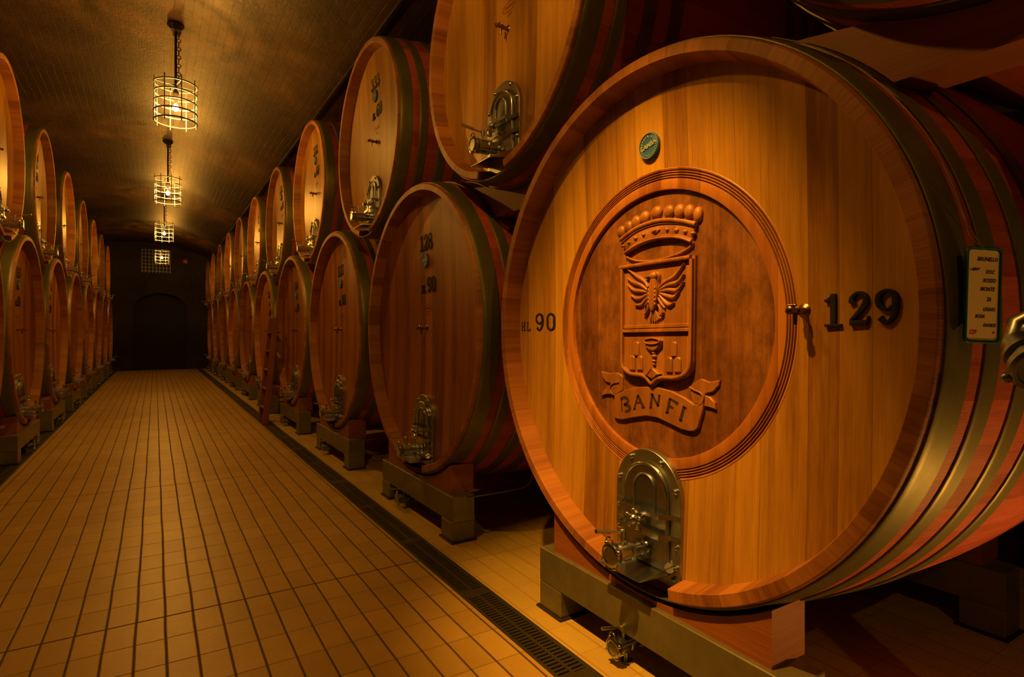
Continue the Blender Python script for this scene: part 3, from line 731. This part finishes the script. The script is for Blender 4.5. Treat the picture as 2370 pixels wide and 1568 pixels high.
c.stroke([Z7(*p) for p in [(158, 505), (175, 535), (230, 556), (310, 562), (430, 546), (560, 508), (650, 460), (682, 425), (682, 408)]], .0045, WD, WD + .014, .005, 4)
for x, y, ru, rv in ((122, 328, 33, 50), (178, 290, 33, 50), (238, 252, 35, 52), (305, 216, 36, 50), (398, 176, 42, 50), (497, 168, 42, 50), (578, 166, 42, 52), (655, 170, 40, 52), (724, 192, 36, 56)):
    u, v = Z7(x, y); u1, _ = Z7(x + ru, y); c.ell((u, v, WD + .004), (abs(u1 - u), rv * s7, .019), 18, 10)
u, v = Z7(398, 320)
c.prism([Z7(362, 328), Z7(398, 350), Z7(436, 312), Z7(400, 294)], WD + .008, WD + .020, .003); c.ell((u, v, WD + .02), (.010, .009, .008))
for x, y, r in ((490, 313, 15), (563, 316, 19), (632, 328, 17), (692, 342, 15), (303, 352, 15), (240, 380, 18), (188, 414, 13), (145, 442, 12)):
    u, v = Z7(x, y); c.ell((u, v, WD + .010), (r * s7 * 1.25, r * s7 * .95, .013), 12, 8)
link('carved_crown', c.mesh('carved_crown', M_['carve'], 50), md)
# shield
c = MB(uvw)
out_ = [(135, 605), (712, 515), (710, 760), (704, 1100), (700, 1340), (688, 1420), (645, 1478), (560, 1505), (470, 1500), (420, 1515), (388, 1560), (378, 1568), (368, 1550), (330, 1500), (280, 1478), (210, 1470), (160, 1435), (133, 1370), (132, 1100)]
c.prism([Z7(*p) for p in out_], WD - .002, WD + .016, .002)
inn = [(148, 618), (148, 1100), (146, 1360), (170, 1415), (215, 1450), (285, 1458), (340, 1480), (378, 1530), (412, 1494), (470, 1480), (556, 1484), (630, 1460), (670, 1412), (684, 1340), (690, 1100), (696, 545)]
c.stroke([Z7(*p) for p in inn], .0085, WD + .01, WD + .034, .006, 2)
c.stroke([Z7(135, 615), Z7(420, 570), Z7(690, 530)], .0085, WD + .01, WD + .036, .005, 0)
c.prism([Z7(140, 1072), Z7(684, 1050), Z7(684, 1080), Z7(140, 1098)], WD + .01, WD + .022, .002)
c.prism([Z7(140, 1104), Z7(684, 1086), Z7(684, 1116), Z7(140, 1128)], WD + .01, WD + .030, .002)
link('carved_shield', c.mesh('carved_shield', M_['carve'], 40), md)
# eagle
c = MB(uvw); b0, b1 = WD + .012, WD + .034
def fe(pts, hw, top=b1): c.stroke([Z7(*p) for p in pts], [h * s7 for h in hw], b0, top, .012, 4)
fe([(405, 680), (400, 740), (395, 820), (395, 900), (395, 950)], [22, 34, 52, 40, 14], b1 + .008)
u, v = Z7(402, 680); c.ell((u, v, b1 - .008), (.024, .021, .020))
fe([(392, 678), (362, 682), (335, 697)], [13, 10, 3]); fe([(420, 650), (440, 672), (436, 720)], [10, 9, 6])
for pts in ([(352, 770), (320, 722), (262, 684), (198, 632)], [(345, 790), (290, 752), (230, 730), (188, 694)], [(345, 806), (290, 800), (232, 790), (188, 742)],
            [(350, 822), (300, 852), (256, 858), (214, 828)], [(358, 838), (320, 880), (292, 908), (246, 906)], [(368, 860), (345, 892), (322, 922)],
            [(440, 770), (480, 728), (560, 680), (636, 582)], [(444, 786), (510, 750), (585, 726), (634, 664)], [(446, 800), (510, 790), (580, 790), (632, 722)],
            [(444, 815), (500, 838), (552, 846), (594, 800)], [(440, 830), (476, 878), (516, 908), (556, 886)], [(430, 852), (452, 892), (484, 930)]):
    fe(pts, [12, 17, 17, 5] if len(pts) == 4 else [9, 12, 4], b1 - .004)
fe([(356, 905), (352, 945), (332, 985)], [10, 9, 5]); fe([(436, 905), (452, 940), (466, 985)], [10, 9, 5])
for a, b2 in (((338, 975), (318, 970)), ((336, 982), (334, 1000)), ((462, 975), (474, 965)), ((462, 982), (448, 996))): fe([a, b2], [5, 3])
for p in ((366, 1030), (385, 1036), (404, 1038), (422, 1030), (440, 1018)): fe([(397, 920), ((397 + p[0]) / 2, 975), p], [10, 11, 9], b1 - .006)
for i in range(5):
    for j in range(4):
        u, v = Z7(372 + j * 16 - i * 0, 760 + i * 32 + (j % 2) * 14); c.ell((u, v, b1 + .003), (.006, .009, .005), 8, 5)
link('carved_eagle', c.mesh('carved_eagle', M_['carve'], 60), md)
# chalice and towers in the lower field
c = MB(uvw)
c.prism([Z7(*p) for p in [(330, 1190), (345, 1175), (395, 1168), (445, 1175), (462, 1190), (450, 1235), (425, 1262), (395, 1276), (362, 1262), (338, 1235)]], b0, b1, .006)
c.stroke([Z7(*p) for p in [(334, 1190), (350, 1178), (395, 1170), (442, 1178), (458, 1190), (440, 1208), (395, 1216), (350, 1208), (334, 1190)]], .004, b1 - .004, b1 + .007, .004, 3)
for y, r in ((1288, 12), (1312, 18), (1350, 14), (1376, 12)):
    u, v = Z7(395, y); c.ell((u, v, b0 + .006), (r * s7 * 1.35, r * s7, .014), 12, 8)
c.prism([Z7(393, 1398), Z7(452, 1452), Z7(396, 1492), Z7(330, 1447)], b0, b1 + .004, .003)
for a in ((395, 1400), ): 
    for e_ in ((360, 1455), (396, 1485), (430, 1460)): c.stroke([Z7(*a), Z7(*e_)], .002, b1, b1 + .007, 0, 0)
for x, y0, y1, hw in ((255, 1195, 1310, 21), (222, 1305, 1422, 22), (282, 1308, 1422, 22), (552, 1196, 1315, 21), (514, 1318, 1440, 24), (580, 1318, 1440, 26)):
    p = [(x - hw, y1), (x - hw, y0 + hw)] + [(x - hw * math.cos(t), y0 + hw - hw * 1.0 * math.sin(t)) for t in [math.pi * i / 8 for i in range(1, 8)]] + [(x + hw, y0 + hw), (x + hw, y1)]
    c.prism([Z7(*q) for q in p], b0, b0 + .013, .004)
link('carved_chalice_and_towers', c.mesh('carved_chalice_and_towers', M_['carve'], 40), md)
# banner
c = MB(uvw)
ban = [(430, 600), (600, 512), (780, 467), (980, 457), (1150, 472), (1350, 532), (1550, 632), (1700, 737), (1790, 755), (1862, 690), (1862, 800), (1780, 1120), (1725, 1170), (1640, 1178), (1500, 1140), (1300, 1042), (1120, 957), (950, 927), (750, 952), (560, 988), (460, 972), (415, 925), (425, 750)]
c.prism([Z8(*p) for p in ban], WD - .002, WD + .016, .003)
c.prism([Z8(*p) for p in [(200, 210), (330, 242), (440, 232), (510, 252), (545, 300), (545, 520), (450, 585), (370, 562), (350, 480), (352, 402), (280, 380), (222, 300)]], WD - .002, WD + .010, .003)
c.prism([Z8(*p) for p in [(352, 440), (250, 520), (200, 605), (290, 580), (360, 582)]], WD - .002, WD + .012, .003)
c.prism([Z8(*p) for p in [(1640, 462), (1700, 390), (1820, 332), (1950, 385), (2115, 352), (2100, 440), (2010, 540), (1890, 572), (1862, 690), (1790, 752), (1700, 735), (1650, 600)]], WD - .002, WD + .010, .003)
c.prism([Z8(*p) for p in [(1880, 600), (1960, 625), (2040, 720), (2052, 828), (1950, 792), (1865, 775)]], WD - .002, WD + .012, .003)
c.stroke([Z8(*p) for p in [(1640, 462), (1720, 515), (1820, 560), (1862, 640), (1840, 720), (1790, 752)]], .003, WD, WD + .018, .003, 3)
c.stroke([Z8(*p) for p in [(500, 385), (420, 400), (365, 440), (352, 510), (390, 575), (450, 592)]], .003, WD, WD + .016, .003, 3)
link('carved_banner', c.mesh('carved_banner', M_['carve'], 40), md)
c = MB(uvw)
def cut(pts, hw=5): c.stroke([Z8(*p) for p in pts], hw * .00145 / 1.6 if not isinstance(hw, list) else [h * .0009 for h in hw], WD + .01, WD + .0168, 0, 3 if len(pts) > 2 else 0)
cut([(535, 655), (600, 630), (650, 660), (645, 715), (590, 748)], [10, 9, 9, 8, 7]); cut([(590, 748), (660, 765), (688, 800), (660, 845), (605, 855)], [7, 9, 9, 9, 6]); cut([(550, 655), (562, 860)], 4)
cut([(755, 822), (815, 590)], 6); cut([(815, 595), (905, 795)], 9); cut([(795, 722), (850, 708)], 5); cut([(740, 826), (780, 815)], 4); cut([(875, 800), (930, 795)], 4)
cut([(1018, 800), (1048, 578)], 8); cut([(1045, 580), (1142, 778)], 7); cut([(1138, 775), (1160, 600)], 8); cut([(1020, 570), (1065, 590)], 5); cut([(1000, 802), (1040, 800)], 4); cut([(1140, 592), (1180, 602)], 4)
cut([(1285, 882), (1332, 650)], 9); cut([(1320, 645), (1395, 690), (1462, 738)], [6, 7, 11]); cut([(1325, 775), (1385, 802)], 7); cut([(1258, 872), (1310, 888)], 5)
cut([(1500, 1002), (1560, 785)], 9); cut([(1540, 772), (1602, 812)], 6); cut([(1478, 990), (1528, 1015)], 6)
link('carved_lettering', c.mesh('carved_lettering', M_['groove'], 40), md)
# painted figures of the crested cask
def fig(name, text, p0, p1, ptop, wdf, dw=.006):
    """text whose base runs from pixel p0 to p1 and whose first figure's top is at ptop"""
    a, b_, t = px_uv(*p0), px_uv(*p1), px_uv(*ptop); h = t[1] - a[1]; n = len(text)
    wf = (b_[0] - a[0]) / (h * (.62 * n + .16 * (n - 1)))
    g = MB(uvw)
    for i, ch in enumerate(text):
        u = a[0] + i * .78 * h * wf; w = csurf(u + .3 * h * wf, a[1] + h / 2)
        glyphs(g, ch, u, a[1] + (b_[1] - a[1]) * i / max(1, n - 1), h, wf, w - .008, w + dw, dome=.002)
    link(name, g.mesh(name, M_['ink'], 40), crest)
fig('number', '129', (1905, 757), (2084, 752), (1905, 681), 1.0, .012)
fig('capacity_mark', '90', (1239, 767), (1286, 767), (1239, 726), 1.0, .003)
fig('capacity_unit', 'HL', (1207, 766), (1229, 766), (1207, 746), 1.0, .003)

# ------------------------------------------------------------------ stands and timber cradles
def stand_mesh():
    x0, x1 = .005, .185; P_ = {}
    g = MB(); g.bbox((x0, -.765, .150), (x1, .765, .337), .004); P_['beam'] = g.mesh('beam', M_['stand'])
    g = MB(); g.bbox((x0, -.0985, .012), (x1, .0985, .150), .004)
    g.add([(x0, -.1, .15), (x1, -.1, .15), (x1, -.1, .19), (x0, -.1, .19)], [(0, 1, 2, 3)])
    P_['leg'] = g.mesh('leg', M_['stand'])
    P_['foot_plate'] = MB().bbox((x0 - .015, -.115, 0), (x1 + .015, .115, .012), .003).mesh('foot_plate', M_['rod'])
    return P_
SM = stand_mesh()
def arcpts(cy, cz, r, y0, y1, n=14):
    return [(y, cz - math.sqrt(max(r * r - (y - cy) ** 2, 0))) for y in [y0 + (y1 - y0) * i / n for i in range(n + 1)]]
yz = lambda u, v, w: (w, u, v)
RC0 = RB + .10 * (1 - ((.13 - 1.1) / 1.1) ** 2) + .012
g = MB(yz); g.prism([(-.66, .0), (.66, .0)] + [(y, z) for y, z in arcpts(0, ZB + RB - .337, RC0, .66, -.66)], .03, .23, .0)
CRA = g.mesh('cradle', M_['block'])
zc, r1, r2 = ZU + RU - 2.377, RU + .042, RB + .052
dz = (ZB + RB) - 2.377
low = [(PIT / 2 - math.sqrt(r2 * r2 - (z - dz) ** 2), z) for z in [0 + .288 * i / 8 for i in range(9)]]
top_ = [(y, z) for y, z in arcpts(0, zc, r1, .44, -.44, 12)]
g = MB(yz)
g.prism([(-.372, 0), (.372, 0)] + [(max(.372, a), b_) for a, b_ in low[1:]] + top_ + [(-max(.372, a), b_) for a, b_ in low[::-1][:-1]], .0, .20, .0)
CRU = g.mesh('cradle', M_['block'])
def stand(x, y, rz, where, back=False, has_cradle=True):
    r = bpy.data.objects.new('cask_stand', None); C.objects.link(r); r.location = (x, y, 0); r.rotation_euler = (0, 0, rz)
    tag(r, 'olive steel stand %s' % where, 'stand', 'steel stands under the casks')
    link('beam', SM['beam'], r)
    for s in (-1, 1): link('leg', SM['leg'], r, (0, s * .666, 0)); link('foot_plate', SM['foot_plate'], r, (0, s * .666, 0))
    c = link('timber_cradle', CRA, None, (x, y, .337), rz); tag(c, 'red-brown curved timber block %s' % where, 'timber block', 'timber blocks on the stands')
for k in range(0, 10):
    w = 'under ' + ('the front of the crested cask' if k == 0 else 'the %s lower right cask past the crested one' % ordn[k - 1])
    stand(XR, YR0 + PIT * k, 0, w)
for k in range(0, 3):
    stand(XR + 1.76, YR0 + PIT * k, 0, 'behind, under the back of ' + ('the crested cask' if k == 0 else '%s cask past the crested' % ordn[k - 1]))
for k in range(0, 8): stand(XL, YL0 + PIT * k, math.pi, 'under the %s lower left cask' % ordn[k])
for k in range(-1, 10):
    w = 'at the top right corner above the crested cask' if k < 0 else 'wedged under the %s upper right cask' % ordn[k]
    c = link('timber_saddle', CRU, None, (XR + .26, YRU + PIT * k, 2.377)); tag(c, 'thick reddish timber saddle %s' % w, 'timber saddle', 'timber saddles between the rows')
    if k < 2:
        c = link('timber_saddle', CRU, None, (XR + 1.75, YRU + PIT * k, 2.377)); tag(c, 'rear timber saddle %s, deep in the shade' % w, 'timber saddle', 'timber saddles between the rows')
for k in range(0, 8):
    c = link('timber_saddle', CRU, None, (XL - .26, YLU + PIT * k, 2.377), math.pi); tag(c, 'thick reddish timber saddle wedged under the %s upper left cask' % ordn[k], 'timber saddle', 'timber saddles between the rows')
# post that carries the near end of the corner saddles, outside the picture
for x in (XR + .26, XR + 1.75):
    c = link('timber_post', MB().bbox((x, YRU - PIT - .40, 0), (x + .1, YRU - PIT - .24, 2.377), .006).mesh('timber_post', M_['block']))
    tag(c, 'square timber post %s holding up the corner saddle' % ('in front' if x < 3 else 'at the back'), 'post')

# ------------------------------------------------------------------ floor valves below the manways
m_, c_, l_ = MB(uvw), MB(uvw), MB(uvw); valve(m_, 0, .085, -.16, .85, c_, l_, .22)
m_.tube([(0, .085, -.15), (0, .085, -.24), (0, .10, -.265), (0, .13, -.275), (0, .36, -.275)], .022, 12)
m_.cyl((0, 0, -.04), (0, .045, -.04), .010, n=10); m_.cyl((0, 0, -.04), (0, .008, -.04), .03, n=14)
FV = [m_.mesh('pipe', M_['steeld']), c_.mesh('valve_cap', M_['steel']), l_.mesh('valve_lever', M_['steel'])]
def fvalve(x, y, rz, where):
    r = link('drain_valve', FV[0], None, (x, y, 0), rz); tag(r, 'steel drain valve with lever %s' % where, 'valve', 'drain valves near the floor')
    link('valve_cap', FV[1], r); link('valve_lever', FV[2], r)
for k in range(0, 10): fvalve(XR - .0, YR0 + PIT * k + (.10 if k == 0 else 0.25), 0, 'below ' + ('the crested cask' if k == 0 else 'the %s lower right cask past the crested one' % ordn[k - 1]))
for k in range(0, 8): fvalve(XL + .0, YL0 + PIT * k, math.pi, 'below the %s lower left cask' % ordn[k])
# thin pipes running back beside the stands
for k, nm in ((1, 'beside the stand next to the crested cask'), (2, 'beside the second stand beyond the crested cask')):
    y = YR0 + PIT * k - .7725
    g = MB().tube([(XR + .12, y, .325), (XR + .45, y, .325), (XR + .62, y, .33), (XR + .68, y, .36), (XR + .70, y, .45), (XR + .70, y, .80)], .0075, 8)
    tag(link('thin_pipe', g.mesh('thin_pipe', M_['steeld'])), 'thin steel pipe %s, bent upwards at its end' % nm, 'pipe')

# ------------------------------------------------------------------ caged pendant lamps
def lamp_meshes():
    P_ = {}; R_ = .225; z0, z1 = -.20, .28
    g = MB()
    for k in range(5): g.torus((0, 0, z0 + .02 + (z1 - z0 - .04) * k / 4), (0, 0, 1), R_, .009, 40, 6)
    for k in range(8):
        t = 2 * math.pi * (k + .3) / 8; g.cyl((R_ * math.cos(t), R_ * math.sin(t), z0 - .02), (R_ * math.cos(t), R_ * math.sin(t), z1 + .035), .0065, n=6)
    for k in range(4):
        t = math.pi * (k + .3) / 4; g.cyl((R_ * math.cos(t), R_ * math.sin(t), z1 - .02), (-R_ * math.cos(t), -R_ * math.sin(t), z1 - .02), .0055, n=6) if k % 2 == 0 else None
    P_['cage'] = g.mesh('cage', M_['iron'])
    g = MB(); g.turn((0, 0, .028), (0, 0, 1), [(0, .0), (0, .014), (.02, .018), (.10, .020), (.12, .034), (.15, .034), (.17, .016), (.26, .014)], 16); P_['socket'] = g.mesh('socket', M_['rod'])
    g = MB(); g.ell((0, 0, -.01), (.034, .034, .040), 16, 10); P_['bulb'] = g.mesh('bulb', M_['bulb'])
    return P_
LM = lamp_meshes()
lampw = ['hanging behind the camera', 'hanging just above the crested cask, out of frame', 'nearest of the lit lamps hanging in view', 'second lit lamp along the corridor', 'third lit lamp along the corridor', 'farthest lit lamp, in front of the end wall']
for (y, pw), lw in zip(LAMPS, lampw):
    r = bpy.data.objects.new('cage_lamp', None); C.objects.link(r); r.location = (LAMP_X, y, LAMP_Z)
    tag(r, 'glowing caged pendant lamp, %s' % lw, 'lamp', 'caged lamps along the vault')
    link('cage', LM['cage'], r); link('socket', LM['socket'], r)
    bl = link('bulb', LM['bulb'].copy(), r)
    if pw != 1.0: bl.data.materials[0] = emis('glowing_bulb', LAMP_COL, LAMP_K * pw)
    zt = vault(LAMP_X) - LAMP_Z
    g = MB(); g.cyl((0, 0, .27), (0, 0, zt), .014, n=10)
    link('rod', g.mesh('rod', M_['rod']), r)
    g = MB()
    nl = int((zt - .3) / .05)
    for i in range(nl):
        zz = .30 + i * .05; ax = (1, 0, 0) if i % 2 else (0, 1, 0)
        g.torus((.032, 0, zz), ax, .022, .005, 10, 5)
    link('chain', g.mesh('chain', M_['rod']), r)
    g = MB(); g.turn((0, 0, zt - .06), (0, 0, 1), [(0, 0), (0, .05), (.04, .09), (.06, .09)], 16); g.box((-.03, -.10, zt - .10), (.05, .10, zt - .02)); g.torus((.0, .07, zt - .12), (1, 0, 0), .04, .012, 14, 6)
    link('ceiling_mount', g.mesh('ceiling_mount', M_['rod']), r)

# ------------------------------------------------------------------ card in a green holder hanging beside the crested cask
TX, TY, TZ, TR = 1.955, .682, 1.645, math.radians(-22)
tg = bpy.data.objects.new('hanging_card', None); C.objects.link(tg); tg.location = (TX, TY, TZ); tg.rotation_euler = (0, math.radians(2.0), TR)
tag(tg, 'handwritten squared card in a green holder hanging on the crested cask', 'card')
def rrect(w, h, r, n=5):
    p = []
    for cx, cy, a0 in ((w - r, h - r, 0), (-w + r, h - r, 90), (-w + r, -h + r, 180), (w - r, -h + r, 270)):
        p += [(cx + r * math.cos(math.radians(a0 + 90 * i / n)), cy + r * math.sin(math.radians(a0 + 90 * i / n))) for i in range(n + 1)]
    return p
tf = lambda u, v, w: (u, -w, v)
w_, h_ = .058, .134
link('holder', MB(tf).prism(rrect(w_, h_, .016), -.004, .0, .001).mesh('holder', M_['tagg']), tg)
g = MB(tf); rr = rrect(w_ - .003, h_ - .003, .014); g.stroke(rr + [rr[0]], .0035, -.002, .0045, .002, 0)
link('holder_frame', g.mesh('holder_frame', M_['tagg']), tg)
link('card', MB(tf).prism(rrect(w_ - .009, h_ - .009, .011), .0, .0012).mesh('card', M_['card']), tg)
g = MB(tf); gr = MB(tf); gr2 = MB(tf)
for s, u, v, sz, dst in (('BRUNELLO', .010, .099, .020, g), ('2019', -.028, .070, .015, g), ('DOC', .020, .064, .019, g), ('ROSSO', .018, .040, .020, g), ('MONTE', .012, .016, .020, g), ('26', .018, -.012, .021, g), ('LEGNO', .020, -.040, .018, g),
                         ('ROSA', -.010, -.060, .018, g), ('DAVIDE', .022, -.084, .017, g), ('129', -.033, -.104, .024, gr), ('90', .036, -.104, .012, gr2)):
    a, b_ = txt(s, sz * .74, M_['pen'], shear=.35, ext=.0002, bold=.0004, width=.9); dst.add([(x + u, y + v, z + .0015) for x, y, z in a], b_)
g.stroke([(-.046, .068), (-.012, .073)], .0008, .001, .002, 0, 0)
link('handwriting', g.mesh('handwriting', M_['pen']), tg); link('red_number', gr.mesh('red_number', M_['redpen']), tg); link('red_mark', gr2.mesh('red_mark', M_['redpen']), tg)
# twine up over the hoop: follows the cask's side
g = MB(); pts = [(0.0, -.001, h_ - .006)]
def side(x_, z_, gap=.012):
    R_ = RB + .10 * (1 - ((x_ - XR - LEN / 2) / (LEN / 2)) ** 2) + gap
    return Vector((x_, YR0 - math.sqrt(max(R_ * R_ - (z_ - ZB - RB) ** 2, 0)), z_))
Mi = (Matrix.Translation((TX, TY, TZ)) @ Matrix.Rotation(TR, 4, 'Z') @ Matrix.Rotation(math.radians(2.0), 4, 'Y')).inverted()
ln = [Mi @ side(1.985 + .01 * min(1, i / 6), TZ + .17 + .85 * i / 14) for i in range(15)]
g.tube(pts + [tuple(p) for p in ln], .0022, 6); 
g.tube([(-.004, -.001, h_ - .006), tuple(Mi @ side(1.975, TZ + .22, .016)), tuple(ln[4])], .0018, 6)
g.torus((0, 0, h_ - .002), (0, 1, 0), .006, .0015, 12, 5)
link('twine', g.mesh('twine', M_['string']), tg)

# ------------------------------------------------------------------ pipe fitting entering at the right edge
hv = MB(); hc = MB()
P0 = Vector((1.575, .450, 1.466)); ax = Vector((-.58, -.52, -.45)).normalized()
hc.turn(P0 - ax * .02, ax, [(0, 0), (0, .048), (.006, .056), (.020, .056), (.027, .050), (.028, .043), (.024, .040), (.024, 0)], 32)
for k in range(3):
    t = k * 2.1; o_ = ax.orthogonal().normalized(); q = o_ * math.cos(t) + ax.cross(o_) * math.sin(t); hc.ell(tuple(P0 - ax * .005 + q * .058), (.012, .012, .012))
up = Vector((.06, -.10, .99)).normalized()
hv.turn(P0 - ax * .02, -ax, [(0, .034), (.03, .034), (.032, .044), (.042, .044), (.044, .032), (.08, .032)], 28)
hv.tube([tuple(P0 - ax * .08), tuple(P0 - ax * .11), tuple(P0 - ax * .125 + Vector((.012, -.01, .03))), (1.67, .475, 1.58), (1.70, .42, 1.66), (1.715, .38, 1.70), (1.73, .30, 1.72), (1.74, .22, 1.70), (1.745, .18, 1.6), (1.745, .18, 0.0)], .026, 14)
hv.turn((1.745, .18, 0), (0, 0, 1), [(0, 0), (0, .08), (.012, .08), (.014, .03)], 20)
r = link('standpipe', hv.mesh('standpipe', M_['steeld'])); tag(r, 'steel standpipe whose capped spout reaches in at the right edge', 'pipe')
link('spout_cap', hc.mesh('spout_cap', M_['steeld']), r)

# ------------------------------------------------------------------ wooden step ladder standing before the far right casks
lr = bpy.data.objects.new('step_ladder', None); C.objects.link(lr); lr.location = (1.655, 10.75, 0)
tag(lr, 'small dark wooden step ladder leaning between the right hand casks', 'ladder')
for s in (-1, 1):
    g = MB(); y = s * .22
    g.add([(-.12, y - .02, 0), (-.02, y - .02, 0), (-.02, y + .02, 0), (-.12, y + .02, 0), (.06, y - .02, 1.8), (.14, y - .02, 1.8), (.14, y + .02, 1.8), (.06, y + .02, 1.8)], [(3, 2, 1, 0), (4, 5, 6, 7), (0, 1, 5, 4), (1, 2, 6, 5), (2, 3, 7, 6), (3, 0, 4, 7)])
    link('rail', g.mesh('rail', M_['ladder']), lr)
for k in range(5):
    z = .25 + k * .32; x = -.11 + z * .1; link('tread', MB().bbox((x - .02, -.20, z), (x + .13, .20, z + .03), .004).mesh('tread', M_['ladder']), lr)

# ------------------------------------------------------------------ display spotlight (its beam is set at the top)
sp_ = bpy.data.objects.new('spotlight', None); C.objects.link(sp_); sp_.location = (SPOT_P[0], SPOT_P[1], vault(SPOT_P[0]))
tag(sp_, 'black spotlight fixed to the vault, trained on the crested cask', 'spotlight')
dv = (Vector(SPOT_T) - Vector(SPOT_P)).normalized(); o0 = Vector((0, 0, SPOT_P[2] - vault(SPOT_P[0])))
g = MB(); g.turn(tuple(o0 - dv * .16), dv, [(0, 0), (0, .05), (.04, .065), (.17, .075), (.175, .070), (.06, .058), (.02, .04), (.02, 0)], 24)
link('housing', g.mesh('housing', M_['rod']), sp_)
g = MB(); g.cyl((0, 0, 0), tuple(o0 - dv * .10), .012, n=10); g.turn((0, 0, 0), (0, 0, -1), [(0, 0), (0, .06), (.02, .06), (.03, .02)], 16)
link('bracket', g.mesh('bracket', M_['rod']), sp_)
so.parent = sp_; so.location = tuple(o0)

# ------------------------------------------------------------------ low floodlight in the side aisle, outside the picture
fl = bpy.data.objects.new('floodlight', None); C.objects.link(fl); fl.location = (UP_P[0], UP_P[1], 0)
tag(fl, 'small black floodlight standing on the floor of the side aisle', 'floodlight')
dv = (Vector(UP_T) - Vector(UP_P)).normalized(); o0 = Vector((0, 0, UP_P[2]))
g = MB(); g.turn(tuple(o0 - dv * .09), dv, [(0, 0), (0, .04), (.03, .055), (.10, .062), (.104, .057), (.04, .045), (.02, .03), (.02, 0)], 24)
link('housing', g.mesh('housing', M_['rod']), fl)
g = MB(); g.cyl((0, -.07, .01), (0, -.07, .14), .014, n=12); g.turn((0, -.07, 0), (0, 0, 1), [(0, 0), (0, .12), (.015, .12), (.03, .02)], 20)
link('base', g.mesh('base', M_['rod']), fl)
uo.parent = fl; uo.location = tuple(o0)
